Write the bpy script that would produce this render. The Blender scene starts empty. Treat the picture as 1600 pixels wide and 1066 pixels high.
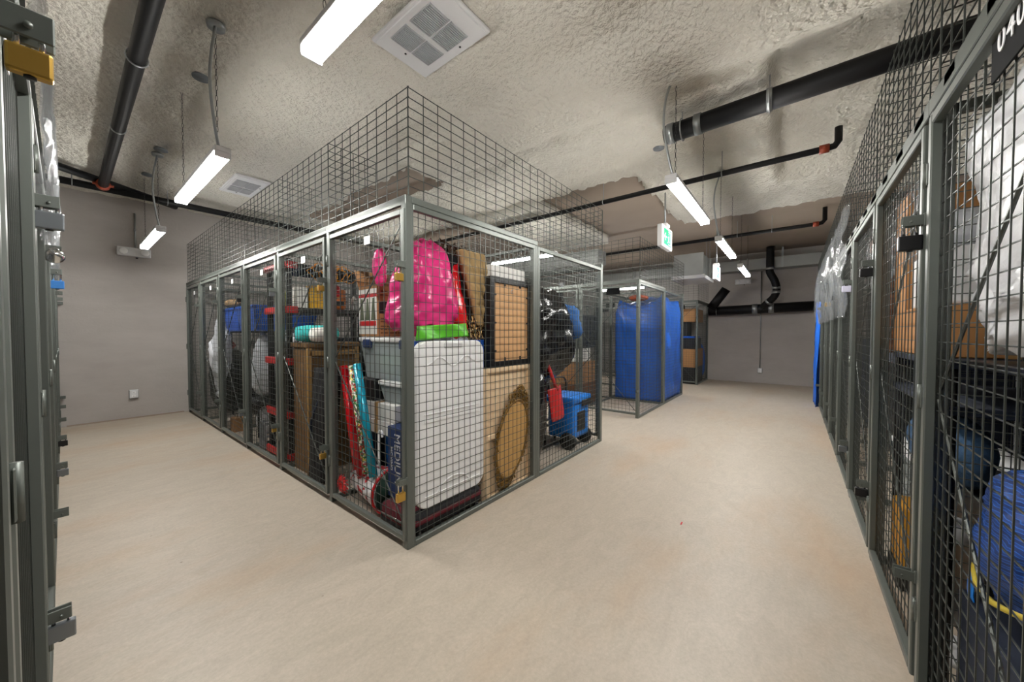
import bpy, bmesh, math, random
from mathutils import Vector, Matrix, noise
PI = math.pi
S = bpy.context.scene
col = S.collection

# ------------------------------------------------------------------ camera, world, exposure
F_PX, EYE, PITCH = 555.0, 1.4, math.atan(13 / 555.0)
VIEW = PI / 2 - math.atan2(700, 555)            # heading measured from +X
cam_d = bpy.data.cameras.new('camera'); cam_d.sensor_fit = 'HORIZONTAL'; cam_d.sensor_width = 36
cam_d.lens = 36 * F_PX / 1600; cam_d.clip_start = 0.02; cam_d.clip_end = 60
cam = bpy.data.objects.new('camera', cam_d); col.objects.link(cam)
cam.location = (0, 0, EYE); cam.rotation_euler = (PI / 2 - PITCH, 0, VIEW - PI / 2)
S.camera = cam
w = bpy.data.worlds.new('world'); S.world = w; w.use_nodes = True
w.node_tree.nodes['Background'].inputs[0].default_value = (0.6, 0.62, 0.65, 1)
w.node_tree.nodes['Background'].inputs[1].default_value = 0.3
S.view_settings.view_transform = 'Standard'; S.view_settings.look = 'None'
S.view_settings.gamma = 1; S.view_settings.use_curve_mapping = False
S.view_settings.exposure = 0.0
TUBE = 140.0                                      # strength of the fluorescent tubes

# ------------------------------------------------------------------ materials
def srgb(h):
    c = [int(h[i:i + 2], 16) / 255 for i in (0, 2, 4)]
    return tuple((x / 12.92 if x <= .04045 else ((x + .055) / 1.055) ** 2.4) for x in c) + (1,)
_m = {}
def mat(name, hexc, rough=.6, metal=0, var=.12, scale=8, bump=0, bscale=40, alpha=1, emit=0, spec=.5, coat=0, trans=0, detail=4):
    if name in _m: return _m[name]
    m = bpy.data.materials.new(name); m.use_nodes = True; nt = m.node_tree; N = nt.nodes; L = nt.links
    b = N['Principled BSDF']; c = srgb(hexc)
    tc = N.new('ShaderNodeTexCoord')
    n = N.new('ShaderNodeTexNoise'); n.inputs['Scale'].default_value = scale; n.inputs['Detail'].default_value = detail
    L.new(tc.outputs['Object'], n.inputs['Vector'])
    r = N.new('ShaderNodeMix'); r.data_type = 'RGBA'
    r.inputs[6].default_value = tuple(x * (1 - var) for x in c[:3]) + (1,)
    r.inputs[7].default_value = tuple(min(1, x * (1 + var)) for x in c[:3]) + (1,)
    L.new(n.outputs['Fac'], r.inputs[0]); L.new(r.outputs[2], b.inputs['Base Color'])
    b.inputs['Roughness'].default_value = rough; b.inputs['Metallic'].default_value = metal
    b.inputs['Specular IOR Level'].default_value = spec; b.inputs['Coat Weight'].default_value = coat
    b.inputs['Alpha'].default_value = alpha; b.inputs['Transmission Weight'].default_value = trans
    if bump:
        n2 = N.new('ShaderNodeTexNoise'); n2.inputs['Scale'].default_value = bscale; n2.inputs['Detail'].default_value = 5
        L.new(tc.outputs['Object'], n2.inputs['Vector'])
        bp = N.new('ShaderNodeBump'); bp.inputs['Strength'].default_value = bump; bp.inputs['Distance'].default_value = .02
        L.new(n2.outputs['Fac'], bp.inputs['Height']); L.new(bp.outputs[0], b.inputs['Normal'])
    if emit:
        b.inputs['Emission Color'].default_value = c; b.inputs['Emission Strength'].default_value = emit
    m.diffuse_color = c; _m[name] = m; return m

def floor_mat():
    m = mat('polished_concrete_floor', 'b5aa9b', .42, var=.06, scale=.9, bump=.05, bscale=25, detail=8)
    nt = m.node_tree; N = nt.nodes; L = nt.links; b = N['Principled BSDF']
    src = b.inputs['Base Color'].links[0].from_socket
    tc = [x for x in N if x.type == 'TEX_COORD'][0]
    n = N.new('ShaderNodeTexNoise'); n.inputs['Scale'].default_value = 55; n.inputs['Detail'].default_value = 6; n.inputs['Roughness'].default_value = .7
    L.new(tc.outputs['Object'], n.inputs['Vector'])
    cr = N.new('ShaderNodeValToRGB'); cr.color_ramp.elements[0].position = .3; cr.color_ramp.elements[1].position = .75
    cr.color_ramp.elements[0].color = (.86, .86, .86, 1); cr.color_ramp.elements[1].color = (1.06, 1.06, 1.06, 1)
    L.new(n.outputs['Fac'], cr.inputs[0])
    mx = N.new('ShaderNodeMix'); mx.data_type = 'RGBA'; mx.blend_type = 'MULTIPLY'; mx.inputs[0].default_value = 1
    L.new(src, mx.inputs[6]); L.new(cr.outputs[0], mx.inputs[7])
    # rusty / clay stains in large soft patches
    mp = N.new('ShaderNodeMapping'); mp.inputs['Scale'].default_value = (.55, 1.3, 1); L.new(tc.outputs['Object'], mp.inputs['Vector'])
    n3 = N.new('ShaderNodeTexNoise'); n3.inputs['Scale'].default_value = .9; n3.inputs['Detail'].default_value = 7; n3.inputs['Roughness'].default_value = .62
    L.new(mp.outputs[0], n3.inputs['Vector'])
    c3 = N.new('ShaderNodeValToRGB'); c3.color_ramp.elements[0].position = .5; c3.color_ramp.elements[1].position = .72
    c3.color_ramp.elements[0].color = (0, 0, 0, 1); c3.color_ramp.elements[1].color = (.5, .5, .5, 1)
    L.new(n3.outputs['Fac'], c3.inputs[0])
    mp4 = N.new('ShaderNodeMapping'); mp4.inputs['Scale'].default_value = (1, 2.2, 1); mp4.inputs['Rotation'].default_value = (0, 0, .6); L.new(tc.outputs['Object'], mp4.inputs['Vector'])
    n4 = N.new('ShaderNodeTexNoise'); n4.inputs['Scale'].default_value = 4.5; n4.inputs['Detail'].default_value = 10; n4.inputs['Roughness'].default_value = .72; n4.inputs['Distortion'].default_value = 1.2
    L.new(mp4.outputs[0], n4.inputs['Vector'])
    c4 = N.new('ShaderNodeValToRGB'); c4.color_ramp.elements[0].position = .3; c4.color_ramp.elements[1].position = .65
    c4.color_ramp.elements[0].color = (.89, .885, .88, 1); c4.color_ramp.elements[1].color = (1.05, 1.05, 1.05, 1); L.new(n4.outputs['Fac'], c4.inputs[0])
    m4 = N.new('ShaderNodeMix'); m4.data_type = 'RGBA'; m4.blend_type = 'MULTIPLY'; m4.inputs[0].default_value = 1
    L.new(mx.outputs[2], m4.inputs[6]); L.new(c4.outputs[0], m4.inputs[7]); mx = m4
    v5 = N.new('ShaderNodeTexVoronoi'); v5.inputs['Scale'].default_value = 3.2; L.new(tc.outputs['Object'], v5.inputs['Vector'])
    c5 = N.new('ShaderNodeValToRGB'); c5.color_ramp.elements[0].position = .012; c5.color_ramp.elements[1].position = .03
    c5.color_ramp.elements[0].color = (.35, .3, .26, 1); c5.color_ramp.elements[1].color = (1, 1, 1, 1); L.new(v5.outputs['Distance'], c5.inputs[0])
    m5 = N.new('ShaderNodeMix'); m5.data_type = 'RGBA'; m5.blend_type = 'MULTIPLY'; m5.inputs[0].default_value = .8
    L.new(mx.outputs[2], m5.inputs[6]); L.new(c5.outputs[0], m5.inputs[7]); mx = m5
    m2 = N.new('ShaderNodeMix'); m2.data_type = 'RGBA'; m2.inputs[7].default_value = srgb('b0906f')
    L.new(c3.outputs[0], m2.inputs[0]); L.new(mx.outputs[2], m2.inputs[6]); L.new(m2.outputs[2], b.inputs['Base Color'])
    rr = N.new('ShaderNodeMapRange'); rr.inputs[3].default_value = .34; rr.inputs[4].default_value = .6
    L.new(n3.outputs['Fac'], rr.inputs[0]); L.new(rr.outputs[0], b.inputs['Roughness'])
    return m
def wall_mat():
    m = mat('grey_parged_concrete', 'b0a9a4', .8, var=.07, scale=1.3, bump=.12, bscale=30, detail=8)
    nt = m.node_tree; N = nt.nodes; L = nt.links; b = N['Principled BSDF']
    src = b.inputs['Base Color'].links[0].from_socket
    tc = [x for x in N if x.type == 'TEX_COORD'][0]
    mp = N.new('ShaderNodeMapping'); mp.inputs['Scale'].default_value = (1.2, 1.2, 3.2); L.new(tc.outputs['Object'], mp.inputs['Vector'])
    n = N.new('ShaderNodeTexNoise'); n.inputs['Scale'].default_value = 1.2; n.inputs['Detail'].default_value = 7; n.inputs['Roughness'].default_value = .65
    L.new(mp.outputs[0], n.inputs['Vector'])
    cr = N.new('ShaderNodeValToRGB'); cr.color_ramp.elements[0].position = .3; cr.color_ramp.elements[1].position = .7
    cr.color_ramp.elements[0].color = (.91, .905, .9, 1); cr.color_ramp.elements[1].color = (1.04, 1.06, 1.06, 1)
    L.new(n.outputs['Fac'], cr.inputs[0])
    mx = N.new('ShaderNodeMix'); mx.data_type = 'RGBA'; mx.blend_type = 'MULTIPLY'; mx.inputs[0].default_value = 1
    L.new(src, mx.inputs[6]); L.new(cr.outputs[0], mx.inputs[7]); L.new(mx.outputs[2], b.inputs['Base Color'])
    return m
def foam_mat():
    m = mat('sprayed_foam_ceiling', 'dedacf', .9, var=.1, scale=1.6, bump=1.0, bscale=24, detail=8, spec=.2)
    m.node_tree.nodes['Bump'].inputs['Distance'].default_value = .05
    return m
def stripes(name, cols, axis='X', scale=20, rough=.5):
    if name in _m: return _m[name]
    m = mat(name, cols[0], rough); nt = m.node_tree; N = nt.nodes; L = nt.links; b = N['Principled BSDF']
    tc = [x for x in N if x.type == 'TEX_COORD'][0]
    wv = N.new('ShaderNodeTexWave'); wv.bands_direction = axis; wv.inputs['Scale'].default_value = scale; wv.inputs['Distortion'].default_value = 3
    L.new(tc.outputs['Object'], wv.inputs[0])
    cr = N.new('ShaderNodeValToRGB'); e = cr.color_ramp.elements; e[0].color = srgb(cols[0]); e[1].color = srgb(cols[1])
    e[0].position = .35; e[1].position = .6
    if len(cols) > 2: x = e.new(.85); x.color = srgb(cols[2])
    L.new(wv.outputs['Fac'], cr.inputs[0]); L.new(cr.outputs[0], b.inputs['Base Color']); return m
def cells(name, cols, scale=30, rough=.5, bump=0):
    if name in _m: return _m[name]
    m = mat(name, cols[0], rough, bump=bump); nt = m.node_tree; N = nt.nodes; L = nt.links; b = N['Principled BSDF']
    tc = [x for x in N if x.type == 'TEX_COORD'][0]
    v = N.new('ShaderNodeTexVoronoi'); v.inputs['Scale'].default_value = scale; L.new(tc.outputs['Object'], v.inputs['Vector'])
    cr = N.new('ShaderNodeValToRGB'); cr.color_ramp.interpolation = 'CONSTANT'; e = cr.color_ramp.elements
    sp = N.new('ShaderNodeSeparateColor'); L.new(v.outputs['Color'], sp.inputs[0]); L.new(sp.outputs[0], cr.inputs[0])
    e[0].color = srgb(cols[0]); e[0].position = 0; e[1].color = srgb(cols[1]); e[1].position = 1 / len(cols)
    for i, c in enumerate(cols[2:]): x = e.new((i + 2) / len(cols)); x.color = srgb(c)
    L.new(cr.outputs[0], b.inputs['Base Color']); return m

FRAME = mat('grey_painted_steel', '5f645f', .38, .3, var=.05, scale=3)
WIRE = mat('grey_painted_wire', '464a46', .42, .3, var=.04)
GALV = mat('galvanised_metal', 'a3a7a8', .35, .8, var=.12, scale=6)
CHROME = mat('chrome', 'd5d6d6', .18, 1, var=.02)
BRASS = mat('brass', 'c9a250', .32, .85, var=.08)
BLACKM = mat('black_enamel', '141416', .35, .1, var=.1)
PIPE = mat('black_iron_pipe', '0e0e10', .5, 0, var=.25, scale=12, spec=.3)
WHITEP = mat('white_plastic', 'f6f6f6', .4, var=.03)
WHITEM = mat('white_enamel', 'd9d9da', .45, var=.03)
BLACKP = mat('black_plastic', '17181a', .45, var=.15)
BLACKF = mat('black_fabric', '18181b', .85, var=.2, bump=.3)
CARD = mat('brown_cardboard', 'a5784c', .8, var=.08, bump=.05)
CARDD = mat('dark_cardboard', '6d4528', .8, var=.1)
RED = mat('red_plastic', 'c41f22', .4, var=.1)
TARP = mat('blue_tarpaulin', '1a55b8', .35, var=.12, scale=3, bump=.15, bscale=12)
TUBEM = mat('fluorescent_tube', 'fffdf8', .5, emit=TUBE)
COUPL = mat('orange_red_coupling', '8c3a22', .5, .2, var=.15)
CONCB = mat('bare_concrete_slab', '9b8c7e', .85, var=.12, scale=1.5, bump=.08, detail=8)
FOAM = foam_mat(); WALL = wall_mat(); FLOOR = floor_mat()
POLY = mat('clear_plastic_film', 'a9adb0', .15, alpha=.15, var=.02, bump=.5, bscale=9)

# ------------------------------------------------------------------ mesh helpers
class MB:
    def __init__(s): s.v = []; s.f = []; s.sm = []
    def add(s, vs, fs, smooth=False):
        o = len(s.v); s.v += [tuple(p) for p in vs]; s.f += [tuple(i + o for i in f) for f in fs]; s.sm += [smooth] * len(fs); return s
    def box(s, x0, x1, y0, y1, z0, z1):
        vs = [(x, y, z) for x in (x0, x1) for y in (y0, y1) for z in (z0, z1)]
        return s.add(vs, [(0, 1, 3, 2), (4, 6, 7, 5), (0, 4, 5, 1), (2, 3, 7, 6), (0, 2, 6, 4), (1, 5, 7, 3)])
    def rbox(s, x0, x1, y0, y1, z0, z1, r=.01, seg=2):
        bm = bmesh.new(); bmesh.ops.create_cube(bm, size=1)
        for v in bm.verts: v.co = ((x0 + x1) / 2 + v.co.x * (x1 - x0), (y0 + y1) / 2 + v.co.y * (y1 - y0), (z0 + z1) / 2 + v.co.z * (z1 - z0))
        r = min(r, .49 * min(abs(x1 - x0), abs(y1 - y0), abs(z1 - z0)))
        bmesh.ops.bevel(bm, geom=bm.edges[:], offset=r, segments=seg, profile=.5, affect='EDGES')
        return s.frombm(bm, r > .015)
    def frombm(s, bm, smooth=False):
        bm.verts.index_update(); s.add([v.co[:] for v in bm.verts], [[v.index for v in f.verts] for f in bm.faces], smooth); bm.free(); return s
    def bar(s, a, b, r, n=4, r2=None):
        a = Vector(a); b = Vector(b); d = (b - a)
        if d.length < 1e-6: return s
        d.normalize(); t = Vector((0, 0, 1)) if abs(d.z) < .9 else Vector((1, 0, 0))
        u = d.cross(t).normalized(); v = d.cross(u); r2 = r if r2 is None else r2
        vs = []
        for p, q in ((a, r), (b, r2)):
            for i in range(n):
                an = 2 * PI * (i + .5) / n; vs.append(p + u * math.cos(an) * q + v * math.sin(an) * q)
        fs = [(i, (i + 1) % n, n + (i + 1) % n, n + i) for i in range(n)] + [tuple(range(n))[::-1], tuple(range(n, 2 * n))]
        return s.add(vs, fs, n > 6)
    def tube(s, pts, r, n=8, closed=False):
        P = [Vector(p) for p in pts]; m = len(P); rings = []; up = None
        for i in range(m):
            d = (P[(i + 1) % m] - P[i - 1]) if closed else (P[min(i + 1, m - 1)] - P[max(i - 1, 0)])
            d.normalize()
            if up is None: up = Vector((0, 0, 1)) if abs(d.z) < .9 else Vector((1, 0, 0))
            u = d.cross(up).normalized(); up = u.cross(d).normalized()
            rr = r[i] if isinstance(r, (list, tuple)) else r
            rings.append([P[i] + u * math.cos(2 * PI * k / n) * rr + up * math.sin(2 * PI * k / n) * rr for k in range(n)])
        vs = [p for R in rings for p in R]; fs = []
        for i in range(m if closed else m - 1):
            j = (i + 1) % m
            for k in range(n): fs.append((i * n + k, i * n + (k + 1) % n, j * n + (k + 1) % n, j * n + k))
        if not closed: fs += [tuple(range(n))[::-1], tuple(range((m - 1) * n, m * n))]
        return s.add(vs, fs, True)
    def lathe(s, prof, c=(0, 0, 0), n=24, axis='Z'):
        vs = []; fs = []; m = len(prof)
        for r, h in prof:
            for k in range(n):
                a = 2 * PI * k / n; p = (r * math.cos(a), r * math.sin(a), h)
                if axis == 'X': p = (h, p[0], p[1])
                if axis == 'Y': p = (p[0], h, p[1])
                vs.append((p[0] + c[0], p[1] + c[1], p[2] + c[2]))
        for i in range(m - 1):
            for k in range(n): fs.append((i * n + k, i * n + (k + 1) % n, (i + 1) * n + (k + 1) % n, (i + 1) * n + k))
        fs += [tuple(range(n))[::-1], tuple(range((m - 1) * n, m * n))]
        return s.add(vs, fs, True)
    def blob(s, c, r, seed=0, amp=.12, fr=3, nu=40, nv=28, p=2.0, crease=.5, zflat=None, prof=None):
        """soft sack: superellipsoid with noisy creases"""
        vs = []; fs = []; sg = lambda x, e: math.copysign(abs(x) ** e, x); e = 2 / p; off = Vector((seed * 7.3, seed * 3.1, seed))
        for j in range(nv + 1):
            ph = -PI / 2 + PI * j / nv
            for i in range(nu):
                th = 2 * PI * i / nu
                d = Vector((sg(math.cos(ph), e) * sg(math.cos(th), e), sg(math.cos(ph), e) * sg(math.sin(th), e), sg(math.sin(ph), e)))
                q = Vector((d.x * r[0], d.y * r[1], d.z * r[2]))
                nn = noise.noise(q * fr + off) * amp
                rid = (1 - abs(noise.noise(q * fr * 2.2 + off * 2)) * 3) * amp * crease
                f = 1 + nn + rid * .5
                if prof: k = prof((d.z + 1) / 2); q.x *= k; q.y *= k
                q *= f
                if zflat is not None: q.z = max(q.z, zflat)
                vs.append((c[0] + q.x, c[1] + q.y, c[2] + q.z))
        for j in range(nv):
            for i in range(nu): fs.append((j * nu + i, j * nu + (i + 1) % nu, (j + 1) * nu + (i + 1) % nu, (j + 1) * nu + i))
        return s.add(vs, fs, True)
    def sheet(s, o, u, v, nu, nv, fn, th=.004):
        """wavy sheet with thickness: o + u*a + v*b + n*fn(a,b)"""
        o = Vector(o); u = Vector(u); v = Vector(v); n = u.cross(v).normalized(); F = []; B = []
        for j in range(nv + 1):
            for i in range(nu + 1):
                a = i / nu; b = j / nv; p = o + u * a + v * b + n * fn(a, b); F.append(p); B.append(p - n * th)
        W = nu + 1; K = len(F); fs = []
        for j in range(nv):
            for i in range(nu):
                q = (j * W + i, j * W + i + 1, (j + 1) * W + i + 1, (j + 1) * W + i); fs.append(q); fs.append(tuple(x + K for x in q[::-1]))
        edge = [i for i in range(W)] + [j * W + nu for j in range(1, nv + 1)] + [nv * W + i for i in range(nu - 1, -1, -1)] + [j * W for j in range(nv - 1, 0, -1)]
        for k in range(len(edge)): a, b = edge[k], edge[(k + 1) % len(edge)]; fs.append((b, a, a + K, b + K))
        return s.add(F + B, fs, True)
    def mesh(s, name, m):
        me = bpy.data.meshes.new(name); me.from_pydata(s.v, [], s.f)
        me.polygons.foreach_set('use_smooth', s.sm); me.materials.append(m); me.update(); return me

def link(name, data, parent=None, loc=None, rotz=None):
    o = bpy.data.objects.new(name, data); col.objects.link(o)
    if parent: o.parent = parent
    if loc: o.location = loc
    if rotz is not None: o.rotation_euler = (0, 0, rotz)
    return o
def obj(name, mb, m, parent=None, loc=None, rotz=None, label=None):
    o = link(name, mb.mesh(name, m), parent, loc, rotz)
    if label: o['label'] = label
    return o
def tag(o, label, cat, group=None):
    o['label'] = label; o['category'] = cat
    if group: o['group'] = group
    return o
def thing(name, label, cat, loc=(0, 0, 0), rotz=0, group=None):
    return tag(link(name, None, None, loc, rotz), label, cat, group)
def struct(name, mb, m):
    o = obj(name, mb, m); o['kind'] = 'structure'; return o
def text(name, body, size, origin, right, up, m, parent=None, depth=.001, space=1, align='CENTER'):
    cu = bpy.data.curves.new(name, 'FONT'); cu.body = body; cu.size = size; cu.extrude = depth; cu.align_x = align; cu.align_y = 'CENTER'; cu.space_character = space
    t = bpy.data.objects.new(name + '_tmp', cu); col.objects.link(t)
    dg = bpy.context.evaluated_depsgraph_get(); me = bpy.data.meshes.new_from_object(t.evaluated_get(dg)); bpy.data.objects.remove(t)
    r = Vector(right).normalized(); u = Vector(up).normalized(); n = r.cross(u)
    for v in me.vertices: v.co = Vector(origin) + r * v.co.x + u * v.co.y + n * v.co.z
    me.materials.clear(); me.materials.append(m); me.name = name
    return link(name, me, parent)

# ------------------------------------------------------------------ room shell
X0, X1, Y0, Y1, CEIL = -1.62, 12.0, -1.95, 8.44, 3.62
struct('floor', MB().box(X0 - .2, X1 + .2, Y0 - .2, Y1 + .2, -.1, 0), FLOOR)
struct('wall_north', MB().box(X0 - .2, X1 + .2, Y1, Y1 + .2, 0, 4.0), WALL)
struct('wall_south', MB().box(X0 - .2, X1 + .2, Y0 - .2, Y0, 0, 4.0), WALL)
struct('wall_west', MB().box(X0 - .2, X0, Y0, Y1, 0, 4.0), WALL)
struct('wall_east', MB().box(X1, X1 + .2, Y0, Y1, 0, 4.0), WALL)

def smooth(a, b, x):
    t = max(0, min(1, (x - a) / (b - a))); return t * t * (3 - 2 * t)
def ceiling():
    st = .045; nx = int((X1 - X0) / st); ny = int((Y1 - Y0) / st); vs = []; fs = []; mi = []
    foam = []
    for j in range(ny + 1):
        y = Y0 + (Y1 - Y0) * j / ny
        for i in range(nx + 1):
            x = X0 + (X1 - X0) * i / nx
            n = noise.noise(Vector((x * 1.3, y * 1.3, 3))) * .12 + noise.noise(Vector((x * 7, y * 7, 1))) * .05
            lim = 4.95 if y + n > 1.75 else 7.7
            f = (lim + n - x) / .05
            patch = (x > 2.85 + n and x < 3.35 + n and y > 3.9 + n and y < 7.0)
            if patch: f = -1
            k = max(0, min(1, f)); z = CEIL
            # shallow dropped band, raised pocket by the right hand row
            band = smooth(2.35, 2.75, x) * (1 - smooth(3.0, 3.45, x)) * (1 - smooth(3.6, 4.0, y))
            pocket = smooth(3.3, 3.7, x) * (1 - smooth(6.1, 6.4, x)) * (1 - smooth(.12, .24, y))
            lump = noise.noise(Vector((x * 2.2, y * 2.2, 0))) * .035 + noise.noise(Vector((x * 7, y * 7, 5))) * .03 + noise.noise(Vector((x * 18, y * 18, 9))) * .016
            z -= k * (.08 + .17 * band - .16 * pocket + lump * (1 - .75 * band))
            vs.append((x, y, z)); foam.append(k > .25)
    W = nx + 1
    for j in range(ny):
        for i in range(nx):
            a = j * W + i; fs.append((a, a + W, a + W + 1, a + 1)); mi.append(0 if foam[a] else 1)
    me = bpy.data.meshes.new('ceiling'); me.from_pydata(vs, [], fs); me.materials.append(FOAM); me.materials.append(CONCB)
    me.polygons.foreach_set('material_index', mi); me.polygons.foreach_set('use_smooth', [True] * len(fs)); me.update()
    o = link('ceiling', me); o['kind'] = 'structure'
    struct('ceiling_slab', MB().box(X0 - .2, X1 + .2, Y0 - .2, Y1 + .2, 3.85, 4.0), CONCB)
ceiling()
# dropped concrete beam over the caged block, sprayed like the ceiling
def beam():
    bm = bmesh.new(); bmesh.ops.create_grid(bm, x_segments=60, y_segments=16, size=.5)
    mb = MB()
    def f(a, b): return noise.noise(Vector((a * 9, b * 3, 4))) * .03
    bm.free()
    mb.sheet((4.75, 4.8, 3.4), (2.9, 0, 0), (0, -1.5, 0), 70, 30, f, .2)
    struct('trim_beam', mb, FOAM)
beam()
mb = MB(); mb.box(.0, 1.3, Y1 - .004, Y1, 0, .02); struct('baseboard_north', mb, CONCB)

# ------------------------------------------------------------------ lockers
LW, LH, EXT = .06, 2.27, 2.95
def wires(w, z0, z1, su=.06, sv=.061, r=.0021, x0=0, y=0, axis='x', fat=1.12):
    r *= fat
    mb = MB(); P = (lambda a, z, o: (x0 + a, y + o, z)) if axis == 'x' else (lambda a, z, o: (x0 + o, y + a, z))
    n = max(1, int(round(w / su)))
    for i in range(n + 1): a = w * i / n; mb.bar(P(a, z0, 0), P(a, z1, 0), r)
    n = max(1, int(round((z1 - z0) / sv)))
    for i in range(n + 1): z = z0 + (z1 - z0) * i / n; mb.bar(P(0, z, r * 1.8), P(w, z, r * 1.8), r)
    return mb
_cache = {}
def cached(key, name, fn, m):
    if key not in _cache: _cache[key] = fn().mesh(name, m)
    return _cache[key]
def hasp_mb(w):
    def f():
        mb = MB()
        for x in (w - .03, w - .004):
            mb.rbox(x - .002, x + .002, -.085, -.01, -.02, .02, .0019, 1)
            mb.rbox(x - .006, min(w, x + .006), -.03, -.014, -.026, .026, .003, 1)
        mb.bar((w - .036, -.062, -.004), (w - .001, -.062, -.004), .0045, 8)
        return mb
    return f
def frame_mb(x0, x1, z0, z1, y0, y1, t=.036):
    mb = MB(); mb.rbox(x0, x0 + t, y0, y1, z0, z1, .004, 1); mb.rbox(x1 - t, x1, y0, y1, z0, z1, .004, 1)
    mb.rbox(x0 + t, x1 - t, y0, y1, z0, z0 + t, .004, 1); mb.rbox(x0 + t, x1 - t, y0, y1, z1 - t, z1, .004, 1); return mb
PLATEK = mat('black_number_plate', '08090a', .8, spec=.15)
CARDW = mat('white_card', 'eeeef0', .5)
def locker(label, org, rotz, w, D=1.45, right_end=False, left_side=True, rear=True, group=None, plate='card', number=None, stub=.42, right_stub=False, gap_door=True, right_rear=True):
    t = thing('wire_storage_locker', label, 'storage locker', (org[0], org[1], 0), rotz, group)
    W = round(w, 3)
    def post(x, y, s=.045):
        link('post', cached(('post', s), 'post', lambda: MB().rbox(-s / 2, s / 2, -s / 2, s / 2, 0, LH - .04, .006, 2), FRAME), t, (x, y, 0))
    post(.024, 0)
    if right_end: post(w - .025, 0, .05)
    link('top_rail', cached(('rail', W), 'top_rail', lambda: MB().rbox(0, w, -.025, .025, LH - .045, LH, .006, 2).rbox(0, w, -.025, -.012, LH - .06, LH, .003, 1), FRAME), t)
    # door
    x0, x1, zb, zt = .05, w - .01, .055, 2.185
    d = link('door', cached(('door', W), 'door', lambda: frame_mb(x0, x1, zb, zt, -.034, -.004), FRAME), t)
    link('door_mesh', cached(('dmesh', W), 'door_mesh', lambda: wires(x1 - x0 - .04, zb + .015, zt - .015, x0=x0 + .02, y=-.006), WIRE), d)
    def braces():
        mb = MB(); mb.bar((x1 - .05, -.0, zt - .06), (x0 + .04, .004, 1.2), .005, 6); mb.bar((x0 + .04, .0, 1.16), (x1 - .05, .004, zb + .06), .005, 6); return mb
    link('brace_rod', cached(('br', W), 'brace_rod', braces, WIRE), d)
    def hinge(): return MB().lathe([(.008, -.045), (.008, .045)], (.042, -.036, 0), 10).rbox(.022, .062, -.037, -.033, -.04, .04, .002, 1)
    for z in (.35, 1.16, 1.98): link('hinge', cached('hinge', 'hinge', hinge, FRAME), d, (0, 0, z))
    for z in (.45, 1.83): link('hasp', cached(('hasp', W), 'hasp', hasp_mb(w), FRAME), d, (0, 0, z))
    if plate == 'card':
        link('number_card', cached(('card', W), 'number_card', lambda: MB().rbox(.56 * w - .04, .56 * w + .04, -.014, -.011, 2.03, 2.09, .001, 1), CARDW), d)
    elif plate:
        link('number_plate', cached(('plate', W), 'number_plate', lambda: MB().rbox(.48 * w, .48 * w + .24, -.016, -.011, 2.045, 2.17, .001, 1), PLATEK), d)
        if number:
            n = text('number', number, .085, (.48 * w + .11, -.0175, 2.125), (1, 0, 0), (0, 0, 1), CARDW, d, space=1.15); n['label'] = 'white numerals %s' % number
    # front extension
    link('upper_mesh', cached(('ext', W), 'upper_mesh', lambda: wires(w, LH, EXT, .12, .0615, .0026, y=-.0), WIRE), t)
    def side(x, nm='divider_panel'):
        p = link(nm, cached(('sidef', D), nm, lambda: frame_mb(.0, D, .0, LH - .045, -.017, .017, .038), FRAME), t, (x + (-.018 if nm != 'divider_panel' else .018), .0, 0)); p.rotation_euler = (0, 0, PI / 2)
        link('wire_infill', cached(('sidew', D), 'wire_infill', lambda: wires(D - .04, .02, LH - .06, x0=.02, y=-.008), WIRE), p)
    if left_side:
        side(0)
        if stub: o = link('upper_mesh', cached(('stub', stub), 'upper_mesh', lambda: wires(stub, LH, EXT, .11, .0615, .0026), WIRE), t, (.006, 0, 0)); o.rotation_euler = (0, 0, PI / 2)
    if right_end:
        side(w, 'side_panel')
        r_ = link('side_rail', cached(('srail', D), 'side_rail', lambda: MB().rbox(.026, D, -.025, .025, LH - .045, LH, .006, 2), FRAME), t, (w - .025, 0, 0)); r_.rotation_euler = (0, 0, PI / 2)
        o = link('upper_mesh', cached(('exts', D), 'upper_mesh', lambda: wires(D, LH, EXT, .12, .0615, .0026), WIRE), t, (w - .005, 0, 0)); o.rotation_euler = (0, 0, PI / 2)
        if right_rear: post(w - .025, D - .045, .045)
    if rear:
        p = link('rear_panel', cached(('rearf', W), 'rear_panel', lambda: frame_mb(0, w, 0, LH - .045, -.012, .012, .03), FRAME), t, (0, D - .02, 0))
        link('wire_infill', cached(('rearw', W), 'wire_infill', lambda: wires(w - .04, .02, LH - .06, x0=.02), WIRE), p)
    return t

def padlock(loc, rotz, body, label, size=1.0, long=0, group=None):
    """hangs from a hasp: origin at the top of the shackle, shackle plane along local X"""
    t = thing('padlock', label, 'padlock', loc, rotz, group)
    s = size; h = .026 * s + long
    pts = [(-.011 * s, 0, -h)] + [(-.011 * s, 0, -.011 * s)] + [(.011 * s * math.cos(a), 0, -.011 * s + .011 * s * math.sin(a)) for a in [PI - PI * k / 8 for k in range(1, 8)]] + [(.011 * s, 0, -.011 * s), (.011 * s, 0, -h)]
    obj('shackle', MB().tube(pts, .0033 * s, 8), CHROME, t)
    obj('lock_body', MB().rbox(-.021 * s, .021 * s, -.009 * s, .009 * s, -h - .036 * s, -h + .002, .004, 2), body, t)
    obj('keyway', MB().lathe([(.006 * s, 0), (.006 * s, .004)], (0, 0, -h - .039 * s), 12), BLACKM, t)
    return t

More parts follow.
